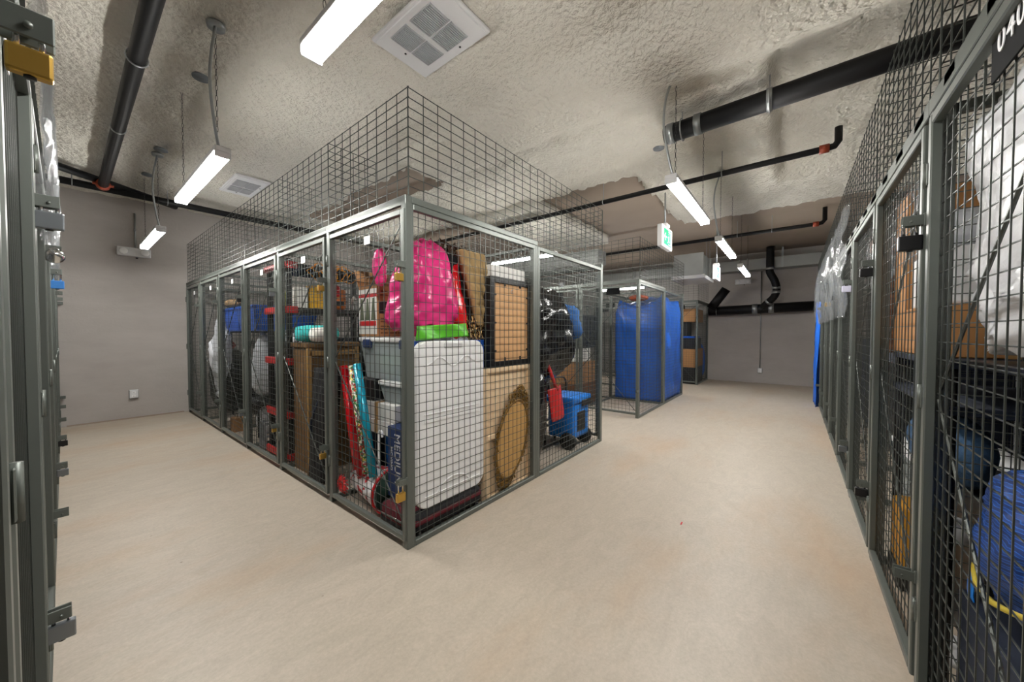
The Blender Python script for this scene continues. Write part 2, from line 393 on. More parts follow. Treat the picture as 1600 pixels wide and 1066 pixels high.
PITCHY = 1.09
ys = [1.92 + PITCHY * i for i in range(6)] + [8.36]
names = ['front corner wire locker holding the upright white folding table', 'wire locker with tan wicker cabinet, second from the front corner',
         'wire locker with black shelf unit and red brackets inside', 'wire locker with black chairs and white sack behind its door',
         'wire locker with clear garment bag hanging inside, next to last before the wall', 'narrow end wire locker touching the grey concrete wall on the left']
for i in range(6):
    locker(names[i], (1.37, ys[i + 1]), -PI / 2, ys[i + 1] - ys[i], right_end=(i == 0), right_rear=True)
# the lockers behind them, doors facing the far aisle
bn = ['wire locker with the black bagged bicycle and blue trolley, right half of cage end', 'wire locker directly behind the trolley locker, doors to the far aisle',
      'wire locker deep in the central cage behind the wicker cabinet', 'wire locker deep in the central cage behind the black chairs', 'wire locker deep in the central cage behind the garment bag', 'wire locker in the rear inner corner of the central cage']
for i in range(6):
    w_ = ys[i + 1] - ys[i]
    t = locker(bn[i], (4.27, ys[i]), PI / 2, w_, rear=False, left_side=(i == 0 or True), stub=(1.45 if i == 0 else .42))
# second block
y2 = [1.96 + 1.09 * i for i in range(6)] + [8.38]
b2 = ['wire locker with blue tarpaulin covered stack at the corner of the second cage block', 'wire locker beside the tarpaulin corner locker in the second cage block', 'third wire locker of the second cage block, seen through the central cage',
      'fourth wire locker of the second cage block, seen through the central cage', 'fifth wire locker of the second cage block, seen through the central cage', 'last wire locker of the second cage block, at the left wall']
for i in range(6):
    locker(b2[i], (5.8, y2[i + 1]), -PI / 2, y2[i + 1] - y2[i], right_end=(i == 0), plate='plate')
b2b = ['wire locker with the rear part of the blue tarpaulin stack, facing the last aisle', 'wire locker behind the tarpaulin stack, facing the last aisle']
for i in range(2): locker(b2b[i], (8.7, y2[i]), PI / 2, 1.09, rear=False, plate='plate', stub=(1.45 if i == 0 else .42))
# third block against the east wall
b3 = ['far wire locker with stacked cardboard boxes by the east wall', 'wire locker beside the far cardboard locker, along the last aisle', 'wire locker deepest along the last aisle']
for i in range(3): locker(b3[i], (10.5, 2.0 + 1.09 * (i + 1)), -PI / 2, 1.09, right_end=(i == 0), plate='plate')
# right hand row
rx = [.96, 2.03, 3.09, 4.15, 5.21, 6.28, 7.34, 8.41, 9.47, 10.54]
rn = ['nearest right-hand wire locker numbered 040 with big white sack inside', 'right-hand wire locker with cardboard boxes, white bag and a large fan', 'right-hand wire locker with brown wood panel, third from the camera',
      'fourth right-hand wire locker with silver padlock, behind plastic film', 'fifth right-hand wire locker with black padlock', 'sixth right-hand wire locker with brass padlock', 'seventh right-hand wire locker under wrinkled film', 'right-hand wire locker with blue tarpaulin showing at the far end', 'farthest right-hand wire locker']
rnum = ['040', '039', '038', '037', '036', '035', '034', '033', '032']
for i in range(9):
    locker(rn[i], (rx[i + 1], -.41), PI, rx[i + 1] - rx[i], right_end=(i == 0), plate='plate' if i == 0 else None, number='040' if i == 0 else None)
# left hand row
ly = [-.13 + 1.08 * 0, .87, 1.95, 3.03, 4.11, 5.19, 6.27, 7.35, 8.40]
ln = ['left-hand wire locker beside the camera with large brass padlock', 'left-hand wire locker at the left picture edge with grey laminated padlock', 'left-hand wire locker, third from the camera, with a round silver padlock',
      'left-hand wire locker, fourth from the camera, with blue-banded padlock', 'left-hand wire locker, fifth from the camera', 'left-hand wire locker, sixth from the camera', 'left-hand wire locker, seventh from the camera', 'last left-hand wire locker touching the end wall']
for i in range(8):
    locker(ln[i], (-.085, ly[i]), PI / 2, ly[i + 1] - ly[i], right_end=(i == 7), left_side=True)

# ------------------------------------------------------------------ padlocks
STEELB = mat('laminated_steel', '8a8f94', .3, .8); BLUEB = mat('blue_band', '2c6fb5', .4)
WHITEL = mat('lilac_white_lock', 'd5d3e8', .4)
def on_left_block(y, z, body, label, **k): return padlock((1.37 - .062 - .0, y + .018, z + .004), PI / 2 * 0, body, label, **k)
on_left_block(1.92, 1.83, BRASS, 'brass padlock high on the front corner locker door', size=1.3, long=.03)
on_left_block(1.92, .45, BRASS, 'brass padlock low on the front corner locker door', size=1.45, long=.035)
on_left_block(3.01, 1.83, BRASS, 'brass padlock high on the wicker cabinet locker door', size=1.2, long=.02)
on_left_block(3.01, .45, BRASS, 'brass padlock low on the wicker cabinet locker door', size=1.2, long=.02)
on_left_block(4.10, 1.83, STEELB, 'silver padlock high on the black shelf locker door', size=1.1)
on_left_block(4.10, .45, BRASS, 'small brass padlock low on the black shelf locker door')
on_left_block(5.19, 1.83, BLACKM, 'black padlock high on the chair locker door', size=1.1)
on_left_block(5.19, .45, STEELB, 'silver padlock low on the chair locker door')
def on_right(x, z, body, label, **k): return padlock((x + .018, -.348, z + .004), PI / 2, body, label, **k)
on_right(2.03, 1.83, BLACKM, 'large black padlock with silver shackle on the cardboard box locker', size=1.55, long=.02)
on_right(3.09, 1.83, BLACKM, 'black padlock with chrome edge, on the brown wood panel locker', size=1.4)
on_right(3.09, .45, BLACKM, 'black padlock low on the brown wood panel locker', size=1.4)
on_right(4.15, 1.83, WHITEL, 'pale padlock on the fourth right-hand locker, upper hasp', size=1.4)
on_right(4.15, .45, STEELB, 'silver padlock low on the fourth right-hand locker', size=1.4)
on_right(5.21, 1.83, BLACKM, 'small black padlock on the fifth right-hand locker', size=1.3)
on_right(6.28, 1.83, BRASS, 'brass padlock far down the right-hand row', size=1.4)
on_right(7.34, 1.83, STEELB, 'silver padlock beside the blue tarpaulin on the right-hand row', size=1.3)
def on_left(y, z, body, label, **k): return padlock((-.085 + .062, y - .018, z + .004), 0, body, label, **k)
on_left(.87, 1.83, BRASS, 'large brass padlock at the top left picture edge', size=1.0, long=.01)
on_left(1.95, 1.83, STEELB, 'grey laminated padlock, upper one on the nearest left-hand door', size=1.5)
on_left(1.95, .45, STEELB, 'steel padlock low on the nearest left-hand door', size=1.5)
on_left(4.11, 1.83, BLUEB, 'padlock with blue band on the left-hand row', size=1.5, long=.03)
on_left(4.11, .45, STEELB, 'small steel padlock low on the left-hand row, fourth door', size=1.3)
on_left(5.19, .45, BLACKM, 'black padlock low on the left-hand row, fifth door', size=1.3)
t = thing('padlock', 'round shiny silver padlock on the third left-hand door', 'padlock', (-.023, 3.0, 1.83))
obj('lock_body', MB().lathe([(.0, -.012), (.03, -.011), (.036, 0), (.03, .011), (0, .012)], (0, 0, -.035), 24, 'Y'), CHROME, t)
obj('shackle', MB().tube([(.016 * math.cos(a), 0, -.008 + .016 * math.sin(a)) for a in [PI * k / 8 for k in range(9)]], .004, 8), CHROME, t)

# ------------------------------------------------------------------ ceiling services
def fixture(c, axis, label, L=1.36, hang=True, cable=True, top=3.545):
    t = thing('strip_light', label, 'ceiling light', (c[0], c[1], c[2]), 0 if axis == 'x' else PI / 2, 'hanging fluorescent strip lights')
    obj('housing', MB().rbox(-L / 2 - .02, L / 2 + .02, -.045, .045, .02, .055, .006, 2), WHITEM, t)
    for y in (-.027, .027): obj('tube', MB().bar((-L / 2, y, .0), (L / 2, y, .0), .016, 10), TUBEM, t)
    for x in (-L / 2 - .008, L / 2 + .008): obj('end_cap', MB().rbox(x - .008, x + .008, -.045, .045, -.018, .03, .004, 1), WHITEM, t)
    if hang:
        for s in (-1, 1):
            mb = MB(); zt = top - c[2]; n = int((zt - .06) / .035)
            for k in range(n):
                z = .06 + (zt - .06) * (k + .5) / n; pts = [(((.006 * math.cos(a)) if k % 2 else 0), (0 if k % 2 else .006 * math.cos(a)), z + .021 * math.sin(a)) for a in [2 * PI * q / 8 for q in range(8)]]
                mb.tube([Vector(p) + Vector((s * (L / 2 - .12), 0, 0)) for p in pts], .0016, 4, closed=True)
            obj('chain', mb, BLACKM, t)
    if cable:
        s = -1; x = s * (L / 2 - .1); zt = top - c[2]
        pts = [(x - .03, 0, .05), (x - .06, .03, .2), (x - .1, .06, .45), (x - .1, .05, .65), (x - .04, .02, zt - .12), (x, 0, zt)]
        obj('power_cable', MB().tube(spline(pts, 6), .009, 8), GALV, t)
        obj('junction_box', MB().lathe([(.05, 0), (.055, .03), (.02, .05)], (x, 0, zt - .05), 16), GALV, t)
    return t
def spline(P, n):
    P = [Vector(p) for p in P]; Q = [P[0]] + P + [P[-1]]; out = []
    for i in range(1, len(Q) - 2):
        for k in range(n):
            t = k / n; a, b, c, d = Q[i - 1], Q[i], Q[i + 1], Q[i + 2]
            out.append(.5 * ((2 * b) + (c - a) * t + (2 * a - 5 * b + 4 * c - d) * t * t + (3 * b - a - 3 * c + d) * t ** 3))
    out.append(P[-1]); return out
FZ = 2.6
fixture((.69, .97, FZ), 'y', 'lit strip light nearest the camera, cut by the top edge', cable=False)
fixture((.69, 3.73, FZ), 'y', 'lit strip light over the middle of the left aisle, on long chain and cable')
fixture((.73, 6.53, FZ), 'y', 'small far strip light in front of the left end wall')
fixture((3.7, .78, FZ), 'x', 'lit strip light over the right aisle beside the first exit sign')
fixture((5.98, .78, FZ), 'x', 'second lit strip light down the right aisle', top=3.54)
fixture((8.35, .78, FZ), 'x', 'farthest lit strip light down the right aisle', cable=False, top=3.62)
fixture((5.02, 3.75, FZ + .08), 'y', 'strip light seen through the wire cage above the framed back', cable=False, top=3.42)
fixture((5.02, 6.6, FZ + .08), 'y', 'strip light far behind the central cage', cable=False, top=3.62)
fixture((9.6, 3.8, FZ), 'y', 'strip light over the last aisle behind the second cage block', cable=False, top=3.62)

def heater(c, sx, sy, label):
    t = thing('ceiling_heater', label, 'ceiling heater', c)
    mb = MB(); mb.rbox(-sx, sx, -sy, sy, -.012, .012, .006, 2); mb.rbox(-sx + .02, sx - .02, -sy + .02, sy - .02, -.02, 0, .004, 1)
    obj('face_plate', mb, WHITEM, t)
    GR = mat('grey_louvre', 'b5b7ba', .5, .2)
    for (x0, x1) in ((-.72, -.08), (.02, .62)):
        for (y0, y1) in ((-.62, -.02), (.1, .6)):
            g = MB(); a, b, p, q = x0 * sx, x1 * sx, y0 * sy, y1 * sy
            n = 14
            for k in range(n):
                y = p + (q - p) * (k + .5) / n; g.box(a, b, y - .004, y + .004, -.032, -.018)
            g.box(a - .006, a, p, q, -.028, -.018); g.box(b, b + .006, p, q, -.028, -.018)
            obj('grille', g, GR, t)
    for x, y in ((.78 * sx, -.3 * sy), (-.1 * sx, .72 * sy)): obj('screw', MB().lathe([(.008, 0), (.008, .004)], (x, y, -.024), 10), BLACKM, t)
    return t
heater((1.66, 2.06, 3.52), .24, .36, 'white four-grille ceiling heater nearest the camera')
heater((1.66, 6.26, 3.52), .2, .42, 'white four-grille ceiling heater farther away in the left aisle')
for i, (x, y) in enumerate(((.75, 3.9), (.74, 5.8), (.74, 6.85), (4.3, 1.25))):
    o = obj('round_cover_plate', MB().lathe([(.06, -.012), (.062, 0), (.05, .01)], (0, 0, 0), 20), mat('grey_steel_plate', '7e8489', .5, .4), None, (x, y, 3.53))
    tag(o, ['large round grey cover plate left of the long light cable', 'middle round grey cover plate above the left aisle', 'smallest round grey cover plate near the left end wall', 'round grey cover plate above the right aisle light'][i], 'cover plate')

def pipe(name, label, pts, r, clamps=(), rings=(), coup=()):
    t = thing(name, label, 'pipe', pts[0]); O = Vector(pts[0])
    P = [Vector(p) - O for p in pts]; obj('pipe_run', MB().tube(P, r, 16), PIPE, t)
    for c in rings:      # band clamps round the pipe: (point, direction)
        p = Vector(c[0]) - O; d = Vector(c[1]).normalized(); obj('band_clamp', MB().bar(p - d * c[2], p + d * c[2], r * 1.1, 20), GALV, t)
    for c in clamps:     # hanger: ring + rod to the ceiling
        p = Vector(c[0]) - O; d = Vector(c[1]).normalized(); side = d.cross(Vector((0, 0, 1)))
        mb = MB(); mb.tube([p + side * math.cos(a) * r * 1.15 + Vector((0, 0, 1)) * math.sin(a) * r * 1.15 for a in [2 * PI * k / 16 for k in range(16)]], .006, 6, closed=True)
        mb.bar(p + Vector((0, 0, r)), (p.x, p.y, 3.6 - O.z), .005, 6); obj('hanger', mb, GALV, t)
    for c in coup:
        p = Vector(c[0]) - O; d = Vector(c[1]).normalized(); mb = MB(); mb.bar(p - d * .04, p + d * .04, r * 1.35, 14)
        s_ = d.cross(Vector((0, 0, 1))).normalized()
        if s_.length < .1: s_ = Vector((1, 0, 0))
        mb.bar(p - s_ * r * 1.9, p + s_ * r * 1.9, .018, 8); obj('coupling', mb, COUPL, t)
    return t
pipe('drain_pipe', 'thick black drain pipe under the ceiling at upper right', [(3.78, 1.04, 3.375), (3.78, -1.9, 3.42)], .085,
     clamps=[((3.78, .19, 3.388), (0, 1, 0)), ((3.78, .88, 3.377), (0, 1, 0))], rings=[((3.78, .98, 3.375), (0, 1, 0), .03), ((3.78, .74, 3.38), (0, 1, 0), .03), ((3.78, .19, 3.388), (0, 1, 0), .02)])
pipe('sprinkler_pipe', 'thin black sprinkler pipe crossing above the first exit sign', [(4.92, 6.5, 3.3), (4.92, -.24, 3.3), (4.93, -.3, 3.31), (4.95, -.33, 3.36), (4.95, -.33, 3.5)], .032,
     coup=[((4.92, -.22, 3.3), (0, 1, 0))], clamps=[((4.92, .7, 3.3), (0, 1, 0)), ((4.92, 2.2, 3.3), (0, 1, 0))])
pipe('sprinkler_pipe', 'black sprinkler pipe below the bare concrete over the far right aisle', [(8.3, 4.6, 3.32), (8.3, -.3, 3.32), (8.31, -.36, 3.33), (8.33, -.4, 3.38), (8.33, -.4, 3.6)], .034,
     coup=[((8.3, -.28, 3.32), (0, 1, 0))], clamps=[((8.3, .9, 3.32), (0, 1, 0)), ((8.3, .35, 3.32), (0, 1, 0)), ((8.3, 2.4, 3.32), (0, 1, 0))])
pipe('sprinkler_pipe', 'black pipe running toward the camera at upper left', [(.36, 7.3, 3.36), (.36, -1.9, 3.36)], .05,
     coup=[((.36, 7.2, 3.36), (0, 1, 0))], clamps=[((.36, 3.7, 3.36), (0, 1, 0)), ((.36, 1.2, 3.36), (0, 1, 0))], rings=[((.36, 5.1, 3.36), (0, 1, 0), .01)])
pipe('sprinkler_pipe', 'black cross pipe along the top of the left end wall', [(-1.5, 7.38, 3.36), (5.0, 7.38, 3.36)], .045,
     clamps=[((.1, 7.38, 3.36), (1, 0, 0)), ((1.0, 7.38, 3.36), (1, 0, 0)), ((2.6, 7.38, 3.36), (1, 0, 0))])
pipe('branch_pipe', 'slanting black branch pipe behind the upper left coupling', [(-1.2, 6.2, 3.42), (1.15, 7.8, 3.42)], .045)
pipe('drain_pipe', 'thick black horizontal drain pipe along the far right wall', [(11.75, 1.96, 2.02), (11.75, -.5, 2.08)], .125,
     rings=[((11.75, .84, 2.05), (0, 1, 0), .06), ((11.75, .48, 2.055), (0, 1, 0), .06)], clamps=[((11.75, 1.75, 2.03), (0, 1, 0))])
pipe('drain_stack', 'black S-bent vertical drain pipe dropping from the slab onto the horizontal pipe', [Vector(p) for p in spline([(11.3, .5, 3.6), (11.3, .5, 3.1), (11.3, .5, 2.95), (11.32, .4, 2.72), (11.35, .36, 2.5), (11.45, .42, 2.32), (11.62, .6, 2.15), (11.68, .66, 2.08)], 5)], .085,
     rings=[((11.3, .5, 3.05), (0, 0, 1), .03), ((11.345, .365, 2.55), (0, 0, 1), .03), ((11.36, .37, 2.44), (0, 0, 1), .03), ((11.55, .52, 2.22), (.4, .45, -.4), .03)])
pipe('drain_elbow', 'slanting black pipe end above the far cardboard locker', [(11.55, 1.5, 2.62), (11.6, 1.88, 2.1)], .12)

# ducts
DUCT = mat('galvanised_duct', '9a9c9a', .42, .55, var=.1, scale=5)
def duct(name, label, x0, x1, y0, y1, z0, z1, axis, flanges, straps=()):
    t = thing(name, label, 'duct', (x0, y0, z0)); dx, dy, dz = x1 - x0, y1 - y0, z1 - z0
    obj('duct_body', MB().rbox(0, dx, 0, dy, 0, dz, .004, 1), DUCT, t)
    for f in flanges:
        if axis == 'y': mb = MB().rbox(-.02, dx + .02, f - .02, f + .02, -.02, dz + .02, .004, 1)
        else: mb = MB().rbox(f - .02, f + .02, -.02, dy + .02, -.02, dz + .02, .004, 1)
        obj('flange', mb, DUCT, t)
    for s_ in straps:
        mb = MB().box(-.008, -.002, s_ - .02, s_ + .02, 0, 3.6 - z0) if axis == 'y' else MB().box(s_ - .02, s_ + .02, -.03, -.024, 0, 3.6 - z0)
        obj('strap', mb, GALV, t)
    return t
duct('air_duct', 'long galvanised duct across the far right wall under the slab', 11.45, 11.85, -.9, 6.0, 3.08, 3.36, 'y', [1.9, 2.1, 3.6, 5.0], [1.15])
duct('air_duct', 'boxy galvanised duct above the far cardboard locker', 8.9, 9.9, 1.62, 2.2, 2.72, 3.18, 'x', [.0, .95], [.3, .7])
duct('air_duct', 'galvanised duct crossing behind the second cage block', 6.9, 7.3, 3.2, 8.2, 2.85, 3.14, 'y', [.6, 2.0, 4.0])
o = obj('diffuser_box', MB().rbox(8.82, 9.98, 1.56, 2.26, 2.62, 2.7, .01, 2), WHITEM); tag(o, 'white diffuser tray under the boxy galvanised duct', 'diffuser')

# exit signs
GREEN = mat('lit_green_sign', '1fae7a', .5, emit=.5); SIGNW = mat('lit_white_sign', 'f4fff8', .5, emit=.8)
def exit_sign(c, label, s=1):
    t = thing('exit_sign', label, 'exit sign', c, PI / 2); W_, H_ = .34 * s, .2 * s
    # the lit faces look up and down the aisle (normal along X); the body spans Y
    obj('sign_case', MB().rbox(-.035, .035, -W_ / 2, W_ / 2, -H_ / 2, H_ / 2, .008, 2), WHITEP, t)
    obj('canopy', MB().rbox(-.05, .05, -.09, .09, H_ / 2, H_ / 2 + .05, .008, 2), WHITEP, t)
    obj('conduit', MB().bar((0, 0, H_ / 2 + .05), (0, 0, 3.6 - c[2]), .012, 10), GALV, t)
    obj('lit_panel', MB().box(-.0375, -.0355, -W_ / 2 + .015, W_ / 2 - .015, -H_ / 2 + .015, H_ / 2 - .015), SIGNW, t)
    g = MB(); g.box(-.0395, -.0376, -.12 * s, .12 * s, -.075 * s, .075 * s); obj('green_panel', g, GREEN, t)
    m = MB(); X = -.0402
    def poly(pts): m.add([(X, -p[0] * s, p[1] * s) for p in pts] + [(X + .0008, -p[0] * s, p[1] * s) for p in pts], [tuple(range(len(pts))), tuple(range(len(pts), 2 * len(pts)))[::-1]])
    poly([(.02, -.065), (.1, -.065), (.1, .065), (.02, .065), (.02, .055), (.09, .055), (.09, -.055), (.02, -.055)])     # doorway
    poly([(.045 + .012 * math.cos(a), .04 + .012 * math.sin(a)) for a in [2 * PI * k / 12 for k in range(12)]])        # head
    poly([(.04, .025), (.06, .018), (.05, -.015), (.075, -.035), (.068, -.045), (.036, -.02), (.02, -.05), (-.005, -.05), (-.005, -.04), (.014, -.038), (.028, -.005), (.03, .01), (.012, -.005), (.005, .002)])
    poly([(-.02, .008), (-.075, .008), (-.055, .03), (-.07, .04), (-.11, 0), (-.07, -.04), (-.055, -.03), (-.075, -.008), (-.02, -.008)])   # arrow
    o = obj('pictogram', m, CARDW, t); o['label'] = 'white running figure, doorway and arrow'
    return t
exit_sign((5.72, 1.56, 2.84), 'green running-figure exit sign hanging beside the first right-aisle light', 1.6)
exit_sign((8.6, 1.3, 2.66), 'small far exit sign hanging beside the boxy duct', 1.5)

def emergency(c, rotz, label):
    t = thing('emergency_light', label, 'emergency light', c, rotz)
    obj('battery_case', MB().rbox(-.19, .19, -.09, 0, -.07, .07, .012, 2), WHITEM, t)
    for x in (-.12, .12):
        obj('lamp_head', MB().lathe([(.045, 0), (.05, -.03), (.042, -.05), (.0, -.045)], (x, -.085, .0), 20, 'Y'), WHITEP, t)
    obj('test_button', MB().lathe([(.014, 0), (.014, -.02)], (.03, -.05, -.08), 12), BLACKP, t)
    return t
emergency((.73, Y1, 2.7), 0, 'white twin-head emergency light on the left end wall')
emergency((X1, 1.14, 2.84), -PI / 2, 'white twin-head emergency light on the far right wall')
tag(obj('wall_conduit', MB().bar((.75, Y1 - .02, 2.78), (.75, Y1 - .02, 3.34), .012, 10).rbox(.735, .765, Y1 - .035, Y1, 3.05, 3.08, .003, 1), GALV), 'thin grey conduit rising from the left emergency light', 'conduit')
tag(obj('wall_conduit', MB().bar((X1 - .02, .72, .42), (X1 - .02, .72, 3.1), .012, 10), GALV), 'thin vertical conduit running down the far right wall', 'conduit')
def outlet(c, rotz, label, plate=WHITEM):
    t = thing('wall_outlet', label, 'outlet', c, rotz)
    obj('box', MB().rbox(-.055, .055, -.04, 0, -.07, .07, .006, 2), GALV, t)
    obj('cover', MB().rbox(-.048, .048, -.046, -.04, -.062, .062, .003, 1), plate, t)
    for z in (-.028, .028): obj('socket', MB().rbox(-.022, .022, -.05, -.045, z - .018, z + .018, .004, 1), WHITEP, t)
    for z in (-.028, .028): obj('slots', MB().box(-.01, -.006, -.0508, -.049, z - .008, z + .008).box(.006, .01, -.0508, -.049, z - .008, z + .008), BLACKP, t)
outlet((.69, Y1, .4), 0, 'duplex outlet low on the left end wall')
outlet((X1, .72, .35), -PI / 2, 'white outlet box at the foot of the conduit on the far right wall')

# ------------------------------------------------------------------ contents of the front corner locker
PINK = mat('glossy_pink_plastic', 'e0307f', .28, var=.15, scale=5, bump=.3, bscale=14)
REDSH = mat('glossy_red_plastic', 'd3151f', .25, var=.1, bump=.3, bscale=14)
WOODL = stripes('pale_birch_board', ['e3c8a4', 'dcbc94', 'e8d0ae'], 'X', 3, .6)
BURG = mat('burgundy_fabric', '5e1220', .8, var=.2, bump=.3)
CLEAR = mat('cloudy_clear_plastic', 'c6d2d4', .2, alpha=.42, var=.03)
DKBLUE = mat('dark_blue_printed_board', '17305f', .6)
NAVY = mat('navy_fabric', '1b2436', .8, var=.2)
TEALP = mat('teal_foil', '1ca3bd', .25, .2)
LIME = mat('lime_green_plastic', '5fc22e', .4)
TAN = mat('quilted_tan_cloth', 'a98d5f', .85, var=.1, bump=.2)
RAFFIA = stripes('raffia', ['3d2413', '9a6a35', 'd9b679'], 'X', 14, .8)
GOLD = mat('antique_gold', '8a6a35', .38, .7, var=.35, scale=25)
LBLUE = mat('bright_blue_plastic', '1479d6', .35, var=.08)
GREY = mat('grey_plastic', '7c8084', .5)

t = thing('folding_table', 'white plastic folding table standing on edge behind the corner mesh', 'folding table', (1.80, 2.01, .17))
def rr_slab(wd, h, th, rad, n=8):
    pts = []
    for cx, cz, a0 in ((wd / 2 - rad, rad, -PI / 2), (wd / 2 - rad, h - rad, 0), (-wd / 2 + rad, h - rad, PI / 2), (-wd / 2 + rad, rad, PI)):
        for k in range(n + 1): a = a0 + PI / 2 * k / n; pts.append((cx + rad * math.cos(a), cz + rad * math.sin(a)))
    return pts
def slab_mb(pts, y0, y1, inset=.008):
    cx = sum(p[0] for p in pts) / len(pts); cz = sum(p[1] for p in pts) / len(pts); L_ = []
    for y, k in ((y0, inset), (y0 + inset, 0), (y1 - inset, 0), (y1, inset)):
        for p in pts:
            d = math.hypot(p[0] - cx, p[1] - cz); f = 1 - k / d; L_.append((cx + (p[0] - cx) * f, y, cz + (p[1] - cz) * f))
    n = len(pts); fs = [tuple(range(n)), tuple(range(3 * n, 4 * n))[::-1]]
    for r_ in range(3):
        for i in range(n): fs.append((r_ * n + i, (r_ + 1) * n + i, (r_ + 1) * n + (i + 1) % n, r_ * n + (i + 1) % n))
    return MB().add(L_, fs, False)
obj('tabletop', slab_mb(rr_slab(.66, 1.17, .05, .09), -.025, .03), WHITEP, t)
for z0_, z1_ in ((.60, .625), (.655, .665), (.08, .088)): obj('moulded_rib', MB().rbox(-.27, .27, -.031, -.024, z0_, z1_, .003, 1), WHITEP, t)
obj('moulded_arch', MB().tube([(.16 * math.cos(a), -.026, .06 + .1 * math.sin(a)) for a in [PI * k / 14 for k in range(15)]], .007, 6), WHITEP, t)
obj('moulded_wave', MB().tube([(-.27 + .54 * k / 20, -.026, 1.02 - .035 * math.cos(k / 20 * 4 * PI) * (1 if 3 < k < 17 else .6)) for k in range(21)], .006, 6), WHITEP, t)
obj('handle', MB().rbox(-.09, .09, -.03, -.02, 1.12, 1.155, .005, 2), WHITEM, t)
t = thing('suitcase', 'black and burgundy soft suitcase flat on the floor under the white table', 'suitcase', (1.76, 2.17, 0))
obj('suitcase_shell', MB().rbox(-.34, .34, -.2, .22, .012, .165, .05, 4), BLACKF, t)
obj('burgundy_panel', MB().rbox(-.33, .33, -.205, -.1, .08, .13, .02, 3).rbox(-.345, -.2, -.16, .18, .05, .168, .03, 3), BURG, t, label='burgundy side panel')
for x in (-.28, .28): obj('wheel', MB().lathe([(.02, -.012), (.024, 0), (.02, .012)], (x, -.18, .024), 14, 'X'), BLACKP, t)
obj('zip', MB().tube([(-.345, -.18, .1), (-.345, .2, .1)], .006, 6), CHROME, t)
# pale wooden carcass
t = thing('wooden_cabinet', 'pale birch wooden cabinet back leaning behind the gold oval frame', 'cabinet', (2.455, 1.985, 0))
obj('cabinet_body', MB().box(-.32, .32, .012, .34, 0, 1.1), WOODL, t)
obj('frame_rail', MB().rbox(-.32, -.285, -.012, .012, 0, 1.1, .003, 1).rbox(.285, .32, -.012, .012, 0, 1.1, .003, 1).rbox(-.285, .285, -.012, .012, 1.06, 1.1, .003, 1).rbox(-.285, .285, -.012, .012, .5, .54, .003, 1).rbox(-.285, .285, -.012, .012, 0, .03, .003, 1), WOODL, t)
t = thing('picture_frame', 'large black picture frame turned back out, tan backing with clips', 'picture frame', (2.5, 1.975, 1.105), 0)
obj('frame_edge', frame_mb(-.29, .29, 0, .77, -.0, .09, .05), BLACKM, t)
obj('backing_board', MB().box(-.25, .25, .012, .02, .05, .73), mat('tan_hardboard', 'c99c6b', .7, var=.06), t)
mb = MB()
for z in (.14, .38, .62):
    for x in (-.235, .235): mb.rbox(x - .018, x + .018, .0, .013, z - .008, z + .008, .003, 1)
for x in (-.1, .12):
    for z in (.06, .72): mb.rbox(x - .008, x + .008, .0, .013, z - .02, z + .02, .003, 1)
obj('clips', mb, BLACKM, t); obj('hanging_ring', MB().tube([(.015 * math.cos(a), .006, .66 + .015 * math.sin(a)) for a in [2 * PI * k / 10 for k in range(10)]], .003, 6, closed=True), GALV, t)
tag(obj('cardboard_box', MB().rbox(2.25, 2.72, 2.0, 2.3, 1.878, 1.98, .006, 1), mat('white_board', 'e2e0dc', .7)), 'flat white box lying on top of the black picture frame', 'box')
tag(obj('storage_box', MB().rbox(2.24, 2.74, 2.08, 2.4, 1.10, 1.875, .02, 2), BLACKP), 'tall black box behind the picture frame, carrying the flat white box', 'box')
# oval gold frame
t = thing('oval_frame', 'ornate gold oval frame seen from its wooden back, leaning on the mesh', 'frame', (2.33, 1.963, -.01)); t.rotation_euler = (0, math.radians(18), 0)
OA, OB, OZ = .19, .33, .49
obj('back_board', MB().add([(OA * math.cos(a), y, OZ + OB * math.sin(a)) for y in (-.004, .006) for a in [2 * PI * k / 40 for k in range(40)]], [tuple(range(40)), tuple(range(40, 80))[::-1]] + [(i, 40 + i, 40 + (i + 1) % 40, (i + 1) % 40) for i in range(40)]), mat('oak_ply_back', 'c49a5c', .7, var=.1, scale=6), t)
mb = MB(); mb.tube([((OA + .012) * math.cos(a), 0, OZ + (OB + .012) * math.sin(a)) for a in [2 * PI * k / 48 for k in range(48)]], .013, 8, closed=True)
rnd = random.Random(4)
for k in range(90):
    a = 2 * PI * k / 90; top = max(0, math.sin(a)) ** 6; bot = max(0, -math.sin(a)) ** 6
    for q in range(1 + int(5 * (top + .75 * bot))):
        rad = .012 + q * .024 * (1 if top > .01 or bot > .01 else 0); c = Vector(((OA + rad + .008) * math.cos(a) + rnd.uniform(-.008, .008), rnd.uniform(-.008, .008), OZ + (OB + rad + .008) * math.sin(a) + rnd.uniform(-.01, .01)))
        th = rnd.uniform(0, 6.28); rr = rnd.uniform(.013, .024)
        mb.tube([c + Vector((rr * (1 - .08 * j) * math.cos(th + j * .7), .004 * math.sin(j), rr * (1 - .08 * j) * math.sin(th + j * .7))) for j in range(8)], [.0075 - .0005 * j for j in range(8)], 5)
for s_, z0 in ((1, OZ + OB + .1), (-1, OZ - OB - .05)):
    for k in range(9):
        a = PI / 2 + (k - 4) * .35; mb.tube([(.0, 0, z0), (.035 * math.cos(a), -.006, z0 + s_ * .035 * math.sin(a)), (.055 * math.cos(a + .25), .002, z0 + s_ * .06 * math.sin(a))], [.004, .011, .003], 6)
obj('gilded_rim', mb, GOLD, t)

